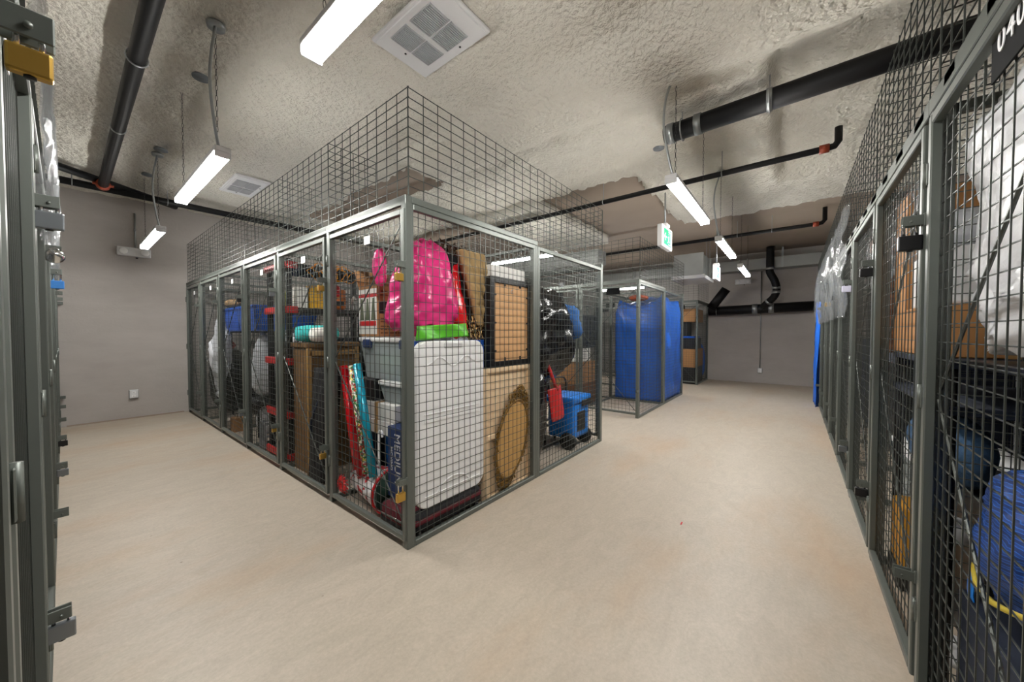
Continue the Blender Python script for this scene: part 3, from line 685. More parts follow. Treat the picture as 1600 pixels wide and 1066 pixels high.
# stack seen through the corner door
def bin_(loc, dx, dy, dz, label, lid=WHITEP, body=None, handles=None, cat='storage bin', name='storage_bin'):
    body = body or CLEAR; t = thing(name, label, cat, loc)
    pts = []; mb = MB(); k = .88
    vs = []
    for z, f in ((0, k), (dz - .03, 1)):
        for sx, sy in ((-1, -1), (1, -1), (1, 1), (-1, 1)): vs.append((sx * dx / 2 * f, sy * dy / 2 * f, z))
    for z, f in ((dz - .03, .985), (.004, k * .98)):
        for sx, sy in ((-1, -1), (1, -1), (1, 1), (-1, 1)): vs.append((sx * dx / 2 * f, sy * dy / 2 * f, z))
    fs = [(0, 3, 2, 1), (12, 13, 14, 15)]
    for b in (0, 4, 8):
        for i in range(4): j = (i + 1) % 4; fs.append((b + i, b + j, b + 4 + j, b + 4 + i))
    mb.add(vs, fs); obj('bin_body', mb, body, t)
    obj('lid', MB().rbox(-dx / 2 - .012, dx / 2 + .012, -dy / 2 - .012, dy / 2 + .012, dz - .04, dz, .012, 2), lid, t)
    if handles:
        for y in (-dy * .33, dy * .33): obj('latch', MB().rbox(-dx / 2 - .03, -dx / 2 + .005, y - .05, y + .05, dz - .09, dz - .02, .01, 2), handles, t)
    return t
def soft(name, label, cat, loc, m, r, **k):
    o = obj(name, MB().blob((0, 0, 0), r, **k), m, None, loc); return tag(o, label, cat)
def box(name, label, cat, x0, x1, y0, y1, z0, z1, m, tape=True, flaps=False):
    t = thing(name, label, cat, ((x0 + x1) / 2, (y0 + y1) / 2, z0)); dx, dy, dz = (x1 - x0) / 2, (y1 - y0) / 2, z1 - z0
    obj('box_body', MB().rbox(-dx, dx, -dy, dy, 0, dz, .004, 1), m, t)
    if tape: obj('tape', MB().box(-dx - .0012, -dx + .001, -.025, .025, 0, dz).box(-dx - .001, dx + .001, -.025, .025, dz - .001, dz + .0012), mat('tan_tape', 'b08a55', .3), t)
    if flaps: obj('flap', MB().sheet((-dx, dy, dz), (2 * dx, 0, 0), (0, dy * .5, .16), 2, 2, lambda a, b: 0, .004).sheet((dx, -dy, dz), (0, 2 * dy, 0), (.02, 0, .15), 2, 2, lambda a, b: 0, .004), m, t)
    return t
bin_((1.83, 2.52, 1.02), .5, .78, .345, 'cloudy storage bin with blue latches under the printed cardboard box', handles=DKBLUE)
soft('folded_clothes', 'pale green folded cloth inside the blue-latched storage bin', 'cloth', (1.8, 2.62, 1.15), mat('pale_green_cloth', 'a9c9a6', .9, bump=.3), (.19, .24, .12), seed=3, zflat=-.11)
bin_((1.83, 2.4, .835), .46, .5, .18, 'shallow clear bin beneath the blue-latched storage bin')
box('black_box', 'small black box beside the shallow clear bin', 'box', 1.58, 1.95, 2.7, 2.96, .84, 1.015, BLACKP, tape=False)
box('file_box', 'upper white file box in the corner locker stack', 'box', 1.57, 1.95, 2.39, 2.92, .70, .832, mat('white_board', 'e2e0dc', .7))
box('file_box', 'lower white file box resting on the blue tote', 'box', 1.56, 1.95, 2.39, 2.9, .585, .696, mat('white_board', 'e2e0dc', .7))
bin_((1.96, 2.62, 0), .44, .4, .58, 'bright blue plastic tote under the white file boxes', lid=LBLUE, body=LBLUE)
t = box('moving_box', 'dark blue moving box marked MEDIUM behind the corner post', 'box', 1.5, 1.95, 2.1, 2.385, .172, .7, DKBLUE, tape=False)
t2 = text('lettering', 'MEDIUM', .1, (-.2265, .02, .3), (0, 0, -1), (0, -1, 0), mat('grey_print', 'c7c9cc', .6), t); t2['label'] = 'large pale letters MEDIUM running downward'
t3 = text('lettering', 'MOVING', .045, (-.2265, .095, .29), (0, 0, -1), (0, -1, 0), mat('grey_print', 'c7c9cc', .6), t)
box('storage_chest', 'dark grey storage chest behind the wrapping paper rolls', 'chest', 1.66, 2.2, 2.86, 2.99, 0, .8, NAVY, tape=False)
t = box('printed_box', 'open cardboard box with white and red printed side and dark lettering band', 'box', 1.6, 2.1, 2.68, 2.97, 1.368, 1.79, CARD, tape=False, flaps=True)
obj('printed_panel', MB().box(-.2515, -.2495, -.14, .14, .02, .4), mat('white_print', 'dcdcd6', .6), t)
obj('red_print', MB().box(-.2525, -.2512, -.14, .14, .33, .36).box(-.2525, -.2512, -.13, .13, .09, .13), RED, t)
mb = MB()
for k in range(3): c = -.09 + .09 * k; mb.add([(-.2527, c - .035, .14), (-.2527, c + .035, .14), (-.2527, c + .012, .32), (-.2527, c - .012, .32)], [(0, 1, 2, 3)])
obj('green_print', mb, mat('olive_print', '59624a', .6), t)
obj('black_band', MB().box(-.23, .25, -.1462, -.1448, .19, .29), BLACKP, t)
text('lettering', 'Dept.', .075, (-.09, -.1468, .24), (1, 0, 0), (0, 0, 1), CARD, t)
mb = MB(); rnd = random.Random(9)
for z in (.375, .345, .15, .125, .085, .06, .03):
    x = -.22
    while x < .22: w_ = rnd.uniform(.015, .05); mb.box(x, min(.24, x + w_), -.1458, -.1448, z - .006, z + .006); x += w_ + .008
obj('printed_lines', mb, CARDD, t)
# pink bag on top
def bagprof(k): return .62 + .5 * (1 - k) ** .7
soft('plastic_bag', 'crumpled glossy pink bag standing behind the corner post', 'bag', (1.72, 2.24, 1.72), PINK, (.235, .19, .36), seed=2, amp=.16, fr=5, nu=110, nv=80, p=3.2, crease=1.1, prof=bagprof, zflat=-.345)
soft('plastic_bag', 'pink bag lip folding over the door side beside the brass padlock', 'bag', (1.53, 2.52, 1.9), PINK, (.05, .06, .14), seed=7, amp=.25, fr=9)
soft('plastic_bag', 'shiny red bag pressed against the right side of the pink bag', 'bag', (1.98, 2.22, 1.69), REDSH, (.09, .14, .36), seed=5, amp=.2, fr=6, p=3, nu=60, nv=50, prof=lambda k: 1.25 - .8 * k)
tag(obj('cushion', MB().sheet((1.99, 2.16, 1.42), (.24, 0, 0), (-.14, 0, .6), 10, 10, lambda a, b: .01 * math.sin(a * 6), .05), BLACKF), 'black cloth cushion between the red bag and the tan quilt', 'cushion')
def quilt():
    mb = MB(); mb.sheet((2.16, 2.06, 1.46), (.26, 0, 0), (-.2, 0, .6), 40, 60, lambda a, b: .018 * (abs(math.sin(a * PI * 4)) * abs(math.sin(b * PI * 7))) ** .5 + .01 * noise.noise(Vector((a * 5, b * 5, 0))), .07)
    mb.sheet((2.3, 2.07, 1.3), (.1, 0, 0), (-.0, 0, .2), 10, 14, lambda a, b: .012 * math.sin(a * 12), .03); return mb
tag(obj('quilted_mat', quilt(), TAN), 'tan quilted mat leaning in front of the brown raffia', 'quilted mat')
def raffia(c, r, n, seed):
    mb = MB(); rn_ = random.Random(seed)
    for k in range(n):
        p = Vector((c[0] + rn_.uniform(-r[0], r[0]), c[1] + rn_.uniform(-r[1], r[1]), c[2] + rn_.uniform(-r[2], r[2]))); d = Vector((rn_.uniform(-1, 1), rn_.uniform(-.4, .4), rn_.uniform(-1, 1))) * .05
        q = Vector((rn_.uniform(-1, 1), rn_.uniform(-.5, .5), rn_.uniform(-1, 1))) * .03
        mb.tube([p - d, p - d * .3 + q, p + d * .4 + q, p + d], [.004, .009, .008, .003], 5)
    return mb
tag(obj('raffia_garland', raffia((2.2, 2.12, 1.42), (.13, .06, .1), 150, 1), RAFFIA), 'tangled brown and gold raffia garland above the folding table', 'garland')
tag(obj('raffia_garland', raffia((2.06, 2.3, 2.08), (.17, .12, .05), 110, 2), mat('dark_raffia', '4c3626', .9, var=.5, scale=20)), 'dark brown raffia bundle at the top behind the tan quilt', 'garland')
tag(obj('green_leaf_bag', MB().sheet((1.5, 2.03, 1.345), (.5, 0, .03), (0, .0, .1), 24, 8, lambda a, b: .02 * math.sin(a * 9 + b * 2), .012), LIME), 'lime green plastic edge showing below the pink bag', 'bag')
box('storage_crate', 'blue crate behind the top of the folding table', 'crate', 1.5, 2.2, 2.045, 2.12, .6, 1.34, TARP, tape=False)
# wrapping paper
def roll(name, label, a, b, r, m):
    t = thing(name, label, 'wrapping paper', a); B = Vector(b) - Vector(a)
    obj('paper_roll', MB().bar((0, 0, 0), B, r, 20), m, t); d = B.normalized(); obj('core', MB().bar(B, B + d * .004, r * .5, 14), CARD, t)
roll('wrapping_paper_roll', 'plain red wrapping paper roll, leftmost of the leaning rolls', (1.45, 2.74, .3), (1.45, 2.955, 1.12), .032, REDSH)
roll('wrapping_paper_roll', 'second shiny red wrapping paper roll in front of the patterned one', (1.44, 2.67, .27), (1.47, 2.885, 1.11), .03, mat('crimson_foil', 'b3121c', .2, .3, var=.3, scale=30))
roll('wrapping_paper_roll', 'wrapping paper roll with small red, green and white pattern', (1.45, 2.6, .3), (1.45, 2.815, 1.13), .028, cells('festive_paper', ['f0ead8', 'c02020', '2e7d3a', 'e6d25c', 'f4f0e6'], 70))
roll('wrapping_paper_roll', 'teal wrapping paper roll, rightmost of the leaning rolls', (1.45, 2.5, .3), (1.45, 2.73, 1.15), .032, TEALP)
t = thing('gift_sack', 'white festive fabric sack with red flowers and green lining on the floor', 'sack', (1.45, 2.68, .0)); 
prof = [(.06, .27), (.1, .24), (.13, .1), (.15, -.05), (.17, -.18), (.175, -.24)]
obj('sack_body', MB().lathe([(r_ * .95, h_) for r_, h_ in prof], (0.12, 0, .17), 30, 'Y'), cells('white_red_floral', ['e9e6e6', 'e9e6e6', 'dfe0e3', 'e9e6e6', 'dcdfe2', 'c8202c'], 26), t)
obj('red_trim', MB().tube([(.12 + .172 * math.cos(a), -.243, .17 + .172 * math.sin(a)) for a in [2 * PI * k / 30 for k in range(30)]], .01, 8, closed=True), RED, t)
obj('green_lining', MB().lathe([(.158, -.252), (.1, -.246)], (.12, 0, .17), 30, 'Y'), mat('dark_green_lining', '12382c', .7), t)
mb = MB(); rnd = random.Random(2)
for k in range(14):
    a = k * .45; mb.tube([(-.06, .17, .17), (-.075, .17 + .05 * math.cos(a), .17 + .05 * math.sin(a)), (-.06, .17 + .08 * math.cos(a + .3), .17 + .08 * math.sin(a + .3))], [.004, .014, .004], 6)
obj('bow', mb, RED, t)
tag(obj('walking_cane', MB().tube(spline([(1.46, 2.44, .4), (1.46, 2.44, .62), (1.46, 2.43, .66), (1.46, 2.4, .66), (1.46, 2.39, .62)], 5), .008, 8), WHITEP), 'thin white hooked cane in front of the blue tote', 'cane')

# ------------------------------------------------------------------ second locker: wicker cabinet
WICK = stripes('brown_wicker', ['5c4326', '8d6b3f', '6d5230'], 'Z', 22, .75)
t = thing('wicker_cabinet', 'tall tan wicker cabinet standing behind the second door', 'cabinet', (1.72, 3.86, 0))
obj('cabinet_body', MB().rbox(-.25, .25, -.16, .2, .0, 1.25, .012, 2), WICK, t)
obj('cabinet_top', MB().rbox(-.27, .27, -.18, .22, 1.25, 1.3, .012, 2), WICK, t)
mb = MB()
for x in (-.24, .24): mb.rbox(x - .025, x + .025, -.178, -.155, 0, 1.25, .006, 1)
obj('rattan_rails', mb.rbox(-.24, .24, -.178, -.155, 1.17, 1.22, .006, 1), mat('light_rattan', '9c7a48', .7), t)
t = thing('instrument_case', 'black soft instrument case leaning against the wicker cabinet', 'case', (1.6, 3.35, 0))
obj('case_body', MB().sheet((-.16, .3, .02), (0, -.28, 0), (0, .0, .0) if 0 else (0.02, -.1, 1.05), 24, 40, lambda a, b: .03 * math.sin(a * PI) * math.sin(b * PI) + .01 * noise.noise(Vector((a * 4, b * 6, 1))), .13), BLACKF, t)
obj('strap', MB().tube(spline([(-.13, .22, .3), (-.19, .15, .55), (-.15, .05, .8)], 6), .012, 6), NAVY, t)
obj('badge', MB().rbox(-.165, -.15, .08, .14, .5, .56, .003, 1), RED, t)
TOWT = stripes('teal_white_towel', ['2fb3ae', 'e8e6e0', '3fb9b4'], 'Y', 1.4, .9)
t = thing('rolled_towel', 'rolled teal and white towels lying on the wicker cabinet', 'towel', (1.62, 3.84, 1.39))
obj('towel_roll', MB().lathe([(.0, -.19), (.07, -.19), (.085, -.1), (.088, .1), (.07, .19), (0, .2)], (0, 0, 0), 22, 'X'), mat('teal_towel', '37b0ad', .9, bump=.4), t)
obj('white_towel', MB().lathe([(.0, -.1), (.065, -.1), (.075, 0), (.065, .1), (0, .1)], (-.02, -.16, -.01), 22, 'X'), mat('white_towel', 'dedcd6', .9, bump=.4), t)
# third locker: black shelving with red brackets
t = thing('shelving_unit', 'black shelving unit with bright red edge brackets behind the third door', 'shelving', (1.46, 4.22, 0))
shelves = (.05, .5, 1.08, 1.64, 2.12)
for z in shelves:
    obj('shelf', MB().rbox(.02, 1.1, .0, .64, z - .02, z + .03, .004, 1), BLACKP, t)
    obj('red_bracket', MB().rbox(-.005, .03, .02, .62, z - .03, z + .045, .006, 1).rbox(.02, .12, -.012, .004, z - .03, z + .045, .004, 1), RED, t, label='red bracket on the shelf end')
for x in (.05, 1.06):
    for y in (.04, .6): obj('upright', MB().rbox(x - .025, x + .025, y - .025, y + .025, 0, 2.2, .004, 1), BLACKP, t)
rnd = random.Random(12)
def bottle(loc, h, r, m, capm, label, cat='bottle', grp=None):
    t = thing('bottle', label, cat, loc, 0, grp)
    obj('bottle_body', MB().lathe([(r, 0), (r, h * .7), (r * .4, h * .86), (r * .4, h * .9)], (0, 0, 0), 14), m, t); obj('cap', MB().lathe([(r * .45, h * .9), (r * .45, h)], (0, 0, 0), 12), capm, t)
box('juice_carton', 'yellow and white carton on the second highest black shelf', 'carton', 1.72, 1.9, 4.24, 4.36, 1.672, 1.93, mat('yellow_print', 'd9a520', .5), tape=False)
box('juice_carton', 'white and red carton beside the yellow carton on the black shelf', 'carton', 1.58, 1.7, 4.24, 4.36, 1.672, 1.9, mat('white_print', 'dcdcd6', .6), tape=False)
t = thing('printed_bag', 'red and orange painted bag with dark band on the upper black shelf', 'bag', (2.03, 4.3, 1.672))
obj('bag_body', MB().rbox(-.1, .1, -.06, .06, 0, .25, .03, 3), mat('orange_print', 'c56a1e', .5), t); obj('red_top', MB().rbox(-.085, .03, -.066, .05, .14, .29, .03, 3), RED, t); obj('dark_band', MB().rbox(-.05, .07, -.064, -.055, .05, .1, .004, 1), BLACKP, t)
bottle((2.24, 4.28, 1.672), .2, .03, WHITEP, BLACKP, 'slim white bottle right of the orange bag')
bottle((1.53, 4.5, 1.672), .24, .045, mat('lime_liquid', 'c9d422', .3), BLACKP, 'yellow-green jug on the upper black shelf near the door')
tag(obj('extension_cord', MB().tube([(1.8 + .3 * (k / 90) + .13 * math.cos(k * .42) * (1 + .3 * math.sin(k)), 4.2 + .02 * math.sin(k * 1.3), 2.08 + .09 * math.sin(k * .42) + .02 * math.sin(k * 1.7)) for k in range(91)], .006, 6), mat('orange_cord', 'e0931c', .5)), 'coiled orange extension cord hanging from the top black shelf', 'cord')
soft('plastic_bag', 'patterned grey bag on the middle black shelf', 'bag', (1.72, 4.55, 1.27), cells('grey_patterned_bag', ['9aa1a8', 'd8dade', '33383f'], 40), (.2, .24, .19), seed=6, zflat=-.155)
soft('plastic_bag', 'shiny black bag on the shelf under the patterned bag', 'bag', (1.75, 4.52, .78), mat('glossy_black_plastic', '121214', .22, bump=.4, bscale=12), (.26, .28, .26), seed=8, zflat=-.245, amp=.2)
soft('plastic_bag', 'black bag on the lower shelf, beside the red bracket', 'bag', (2.3, 4.54, .74), mat('glossy_black_plastic', '121214', .22), (.24, .25, .24), seed=18, zflat=-.205, amp=.2)
def crate(loc, dx, dy, dz, label, m):
    t = thing('milk_crate', label, 'crate', loc); mb = MB()
    for z in (0, dz * .5, dz): mb.rbox(-dx, dx, -dy, -dy + .012, z - .012, z + .012, .002, 1).rbox(-dx, dx, dy - .012, dy, z - .012, z + .012, .002, 1).rbox(-dx, -dx + .012, -dy, dy, z - .012, z + .012, .002, 1).rbox(dx - .012, dx, -dy, dy, z - .012, z + .012, .002, 1)
    n = 7
    for k in range(n + 1):
        a = -1 + 2 * k / n
        for s_ in (-1, 1): mb.box(a * dx - .006, a * dx + .006, s_ * (dy - .006) - .005, s_ * (dy - .006) + .005, 0, dz).box(s_ * (dx - .006) - .005, s_ * (dx - .006) + .005, a * dy - .006, a * dy + .006, 0, dz)
    obj('crate_lattice', mb, m, t, (0, 0, .015)); obj('crate_base', MB().box(-dx, dx, -dy, dy, 0, .012), m, t)
crate((1.64, 4.98, .0), .18, .1, .3, 'grey lattice crate on the floor behind the third door', GREY)
# fourth and fifth lockers
SHEETW = mat('white_translucent_sack', 'c9ccd2', .4, var=.08, bump=.5, bscale=10)
DKG = mat('charcoal_seat', '26282b', .7, var=.15)
def chair(loc, rz, label):
    t = thing('dining_chair', label, 'chair', loc, rz)
    obj('seat', MB().rbox(-.22, .22, -.22, .22, .43, .5, .03, 3), DKG, t)
    obj('backrest', MB().rbox(-.21, .21, .19, .24, .55, .98, .02, 3), DKG, t)
    for x in (-.19, .19):
        for y in (-.19, .2): obj('leg', MB().bar((x, y, 0), (x, y, .98 if y > 0 else .44), .013, 8), BLACKM, t)
chair((1.78, 5.75, 0), -PI / 2, 'charcoal dining chair behind the fourth door')
soft('white_sack', 'tall white translucent sack standing on the charcoal chair', 'sack', (1.7, 5.72, .95), SHEETW, (.15, .24, .45), seed=11, amp=.2, prof=lambda k: 1.1 - .5 * k, zflat=-.445)
tag(obj('red_shopping_bag', MB().rbox(1.9, 2.2, 5.3, 5.42, .0, .8, .02, 2), mat('red_pink_bag', 'b01a35', .5)), 'dark red bag beside the charcoal chair', 'bag')
soft('paper_bag', 'crumpled pale bag on the floor under the charcoal chair', 'bag', (1.75, 5.75, .2), SHEETW, (.13, .14, .19), seed=13, zflat=-.195)
box('cardboard_box', 'small brown box on the floor below the charcoal chair', 'box', 1.45, 1.6, 6.12, 6.26, 0, .2, CARD, tape=False)
def rack(x0, x1, y0, y1, h, label, zs):
    t = thing('wire_rack', label, 'rack', (x0, y0, 0)); dx, dy = x1 - x0, y1 - y0
    for z in zs: obj('shelf', MB().rbox(0, dx, 0, dy, z - .02, z, .004, 1), BLACKM, t)
    for x in (.01, dx - .01):
        for y in (.01, dy - .01): obj('upright', MB().bar((x, y, 0), (x, y, h), .012, 8), BLACKM, t)
rack(1.98, 2.5, 5.45, 6.24, 1.42, 'dark rack carrying the right blue tote', (.7, 1.42))
rack(1.62, 2.4, 6.9, 7.32, 1.42, 'dark rack carrying the left blue tote', (.2, 1.42))
bin_((1.92, 5.84, 1.425), .8, .76, .34, 'large royal blue tote high behind the fourth door', lid=TARP, body=TARP)
bin_((2.02, 6.95, 1.425), .8, .74, .36, 'large royal blue tote high behind the fifth door', lid=TARP, body=TARP)
soft('cloth_bundle', 'brown cloth bundle lying on the left blue tote', 'cloth', (1.7, 7.0, 1.86), mat('brown_cloth', '84694a', .9), (.12, .28, .075), seed=4, zflat=-.07)
t = thing('garment_bag', 'clear garment bag hanging behind the fifth door, knotted at the bottom', 'garment bag', (1.47, 6.8, 1.5))
obj('film', MB().blob((0, 0, -.5), (.09, .22, .52), 21, amp=.35, fr=5, nu=50, nv=40, prof=lambda k: .35 + .9 * math.sin(min(1, k * 1.1) * PI * .62)), SHEETW, t)
obj('knot', MB().blob((0, 0, -1.03), (.06, .12, .06), 22, amp=.3, fr=10).blob((.0, 0, -1.2), (.03, .035, .14), 23, amp=.2, fr=10), SHEETW, t)
obj('hanger', MB().tube(spline([(0, 0, 0), (0, 0, .08), (0, .03, .13), (0, .0, .16)], 5), .005, 6), CHROME, t)
soft('bin_bag', 'black rubbish bag on the floor behind the fifth door', 'bag', (2.05, 6.65, .42), mat('glossy_black_plastic', '121214', .22), (.3, .3, .42), seed=24, zflat=-.42)
box('floor_box', 'flat pale box on the floor behind the fifth door', 'box', 1.46, 1.85, 6.45, 6.85, 0, .12, mat('pale_board', 'a99f94', .8), tape=False)
soft('bin_bag', 'black rubbish bag low behind the narrow end door', 'bag', (1.85, 7.85, .55), mat('glossy_black_plastic', '121214', .22), (.32, .32, .56), seed=25, zflat=-.55)
soft('red_bundle', 'dull red bundle on the black bag behind the end door', 'cloth', (1.72, 7.8, 1.18), mat('dull_red_cloth', '8e2c28', .8), (.16, .25, .1), seed=26, zflat=-.08)

# ------------------------------------------------------------------ trolley locker, right half of the cage end
GBLK = mat('glossy_black_plastic', '121214', .22, bump=.4, bscale=12)
soft('bagged_bicycle', 'large black shiny bag over a bulky shape behind the right half mesh', 'bag', (3.42, 2.36, 1.36), GBLK, (.5, .34, .5), seed=31, amp=.2, fr=3, nu=90, nv=60, p=2.5, crease=1)
t = thing('hand_truck', 'dark folded frame standing under the large black shiny bag', 'hand truck', (3.62, 2.62, 0))
for x in (-.3, -.12, .1, .34): obj('upright', MB().bar((x, -.2, 0), (x + .04, -.05, .86), .02, 8), BLACKM, t)
for z in (.25, .5, .75): obj('crossbar', MB().bar((-.3, -.1, z), (.36, -.08, z), .016, 8), BLACKM, t)
obj('toe_plate', MB().rbox(-.32, .38, -.3, .1, .0, .03, .006, 1), BLACKP, t)
soft('blue_cloth', 'blue crumpled cloth over the right edge of the large black bag', 'cloth', (3.98, 2.3, 1.52), mat('dusty_blue_cloth', '2f5f9a', .8, bump=.4), (.09, .22, .26), seed=34, amp=.3, fr=6)
t = thing('snow_shovel', 'red shovel with red handle leaning beside the blue trolley', 'shovel', (3.42, 2.05, .42))
obj('blade', MB().sheet((-.12, -.0, 0), (.26, 0, .03), (-.06, .02, .36), 12, 12, lambda a, b: .03 * math.sin(a * PI), .012), RED, t)
obj('handle', MB().bar((-.03, .0, .34), (-.2, .05, .72), .02, 10).bar((-.26, .05, .72), (-.13, .05, .74), .014, 8), RED, t)
t = thing('rolling_cooler', 'bright blue wheeled trolley box with black wheels on the floor', 'trolley', (3.93, 2.2, .0))
obj('trolley_body', MB().rbox(-.2, .2, -.17, .19, .12, .55, .03, 3), LBLUE, t)
obj('lid', MB().rbox(-.23, .24, -.19, .22, .55, .63, .02, 3), LBLUE, t)
obj('front_recess', MB().rbox(-.1, .1, -.178, -.165, .2, .44, .01, 1).rbox(-.02, .2, -.2, -.185, .5, .58, .008, 1), BLACKP, t)
for x in (-.2, .2):
    obj('wheel', MB().lathe([(.05, -.03), (.1, -.03), (.1, .03), (.05, .03)], (x, -.1, .1), 22, 'X'), BLACKP, t)
obj('handle', MB().tube(spline([(-.2, .16, .6), (-.22, .19, .8), (.2, .19, .8), (.2, .16, .6)], 6), .012, 8), BLACKM, t)
soft('bin_bag', 'tall black bag standing on the floor between the middle post and the trolley', 'bag', (3.06, 2.3, .62), GBLK, (.19, .28, .64), seed=35, zflat=-.62, amp=.2, crease=1, p=2.6)
box('tall_box', 'tall black box behind the bagged shape', 'box', 2.9, 3.9, 2.74, 2.98, 0, 1.2, BLACKP, tape=False)
# lockers behind
specs = [(2.95, 3.75, 3.15, 3.95, 0, .9, CARDD, 'dark cardboard box low behind the wicker cabinet'), (3.0, 3.9, 3.2, 3.95, .902, 1.7, BLACKP, 'black storage box stacked behind the wicker cabinet'),
         (3.0, 4.0, 4.25, 5.05, 0, 1.5, NAVY, 'navy wardrobe box behind the black shelving'), (2.95, 3.9, 5.35, 6.2, 0, 1.2, BLACKP, 'black box behind the charcoal chair'), (3.0, 4.0, 6.45, 7.25, 0, 1.3, NAVY, 'navy box behind the garment bag'),
         (5.95, 6.8, 3.15, 3.98, 0, .42, CARDD, 'dark cardboard box on the floor of the second cage block'), (5.95, 6.7, 3.15, 3.95, .422, .85, CARD, 'brown cardboard box stacked second in the second cage block'),
         (5.98, 6.8, 3.18, 4.0, 1.1, 1.75, BLACKP, 'black case at the top of the stack in the second cage block'), (5.93, 6.4, 3.12, 3.5, .852, 1.098, mat('white_print', 'dcdcd6', .6), 'white printed box in the middle of the second block stack')]
for x0, x1, y0, y1, z0, z1, m, l in specs: box('storage_box', l, 'box', x0, x1, y0, y1, z0, z1, m, tape=m in (CARD, CARDD))
tag(obj('red_label_box', MB().rbox(5.95, 6.3, 3.55, 3.9, .852, 1.098, .006, 1), RED), 'small red box beside the white printed box in the second block stack', 'box')
# tarpaulin covered stack
def tarp():
    mb = MB(); bm = bmesh.new(); bmesh.ops.create_cube(bm, size=1); bmesh.ops.subdivide_edges(bm, edges=bm.edges[:], cuts=34, use_grid_fill=True)
    for v in bm.verts:
        c = v.co; x = c.x * 1.33; y = c.y * .98; z = (c.z + .5)
        top = 2.03 + .12 * math.sin(c.x * 5 + 1) * math.cos(c.y * 4) + .1 * max(0, -c.y) + .05 * noise.noise(Vector((c.x * 4, c.y * 4, 0)))
        n = noise.noise(Vector((x * 2.5, y * 2.5, z * 2.2))) * .035 + (1 - abs(noise.noise(Vector((x * 3.5, y * 3.5, z * 5 + x)))) * 4) * .01
        k = 1 - .1 * max(0, z - .86) / .14
        v.co = (x * k + (n if abs(c.x) > .49 else 0), y * k + (n if abs(c.y) > .49 else 0), .02 + z * top + (n if c.z > .49 else 0))
    return mb.frombm(bm, True)
t = thing('tarp_covered_stack', 'tall stack wrapped in blue tarpaulin inside the second cage block', 'covered stack', (8.0, 2.5, 0))
TARP2 = mat('blue_tarpaulin_sheet', '2367cf', .3, var=.1, scale=3, bump=.25, bscale=7)
obj('tarpaulin', tarp(), TARP2, t)
tag(obj('orange_bundle', MB().blob((7.62, 2.6, 2.14), (.2, .2, .07), 40, amp=.2, zflat=-.06), mat('orange_fabric', 'c8501e', .8)), 'orange bundle on top of the blue tarpaulin stack', 'cloth')
# far cardboard locker
for x0, x1, y0, y1, z0, z1, m, l in ((10.6, 11.6, 2.08, 2.9, 0, .45, BLACKP, 'black bin at the bottom of the far cardboard locker'), (10.6, 11.65, 2.08, 2.9, .452, .95, CARD, 'lower cardboard box in the far locker'),
        (10.65, 11.5, 2.1, 2.9, .952, 1.25, BLACKP, 'black box between the two far cardboard boxes'), (10.6, 11.6, 2.08, 2.9, 1.7, 2.05, CARD, 'upper cardboard box in the far locker'), (10.62, 11.3, 2.1, 2.9, 1.252, 1.3, TARP, 'flat blue lid in the middle of the far locker stack'), (10.7, 11.2, 2.3, 2.9, 1.302, 1.698, BLACKP, 'black crate carrying the upper far cardboard box')):
    box('storage_box', l, 'box', x0, x1, y0, y1, z0, z1, m, tape=m is CARD)
tag(obj('blue_tarp_roll', MB().blob((11.78, 2.2, .55), (.14, .16, .55), 41, zflat=-.55), TARP2), 'rolled blue tarpaulin beside the far cardboard locker boxes', 'tarpaulin')

# ------------------------------------------------------------------ right hand row contents
WSACK = mat('white_woven_sack', 'e4e5e8', .35, var=.05, bump=.5, bscale=8)
t = thing('shelf_rack', 'dark steel rack inside the nearest right-hand locker', 'rack', (1.0, -1.6, 0))
for z, d_ in ((.02, .58), (1.28, 1.12)): obj('shelf', MB().rbox(0, .96, 0, d_, z, z + .025, .004, 1), BLACKM, t)
for x in (.015, .945):
    for y in (.015, .565): obj('upright', MB().bar((x, y, 0), (x, y, 1.3), .014, 8), BLACKM, t)
soft('white_sack', 'huge wrinkled white plastic sack bulging behind the nearest right-hand door', 'sack', (1.64, -.79, 1.76), WSACK, (.36, .33, .46), seed=50, amp=.1, fr=5, nu=150, nv=110, p=4.5, crease=1.3, zflat=-.43)
t = thing('netted_bag', 'blue net bag with yellow rim low behind the nearest right-hand door', 'bag', (1.74, -.585, .68))
BLN = stripes('blue_net', ['0d2f6b', '2a6fd0', '163f86'], 'Z', 16, .6)
obj('net_body', MB().blob((0, 0, .1), (.26, .12, .2), 51, amp=.3, fr=7, nu=60, nv=40), BLN, t)
obj('rim', MB().tube([(.22 * math.cos(a), .02 + .1 * math.sin(a), -.06 + .02 * math.sin(a * 3)) for a in [2 * PI * k / 24 for k in range(24)]], .009, 6, closed=True), mat('yellow_rim', 'c9b23a', .6), t)
obj('blue_strap', MB().sheet((.12, .1, -.08), (.05, 0, 0), (.03, -.02, -.38), 4, 10, lambda a, b: .01 * math.sin(b * 8), .004), LBLUE, t)
box('plastic_drum', 'black bin under the blue net bag', 'bin', 1.5, 1.95, -.7, -.47, 0, .5, NAVY, tape=False)
soft('white_sack', 'standing white bag low at the right picture edge', 'sack', (1.42, -.86, .62), WSACK, (.25, .14, .6), seed=52, amp=.2, fr=5, nu=80, nv=60, crease=1, zflat=-.6)
tag(obj('red_case', MB().rbox(1.08, 1.3, -.5, -.44, .02, .2, .01, 2), RED), 'red case on the floor in the lower right picture corner', 'case')
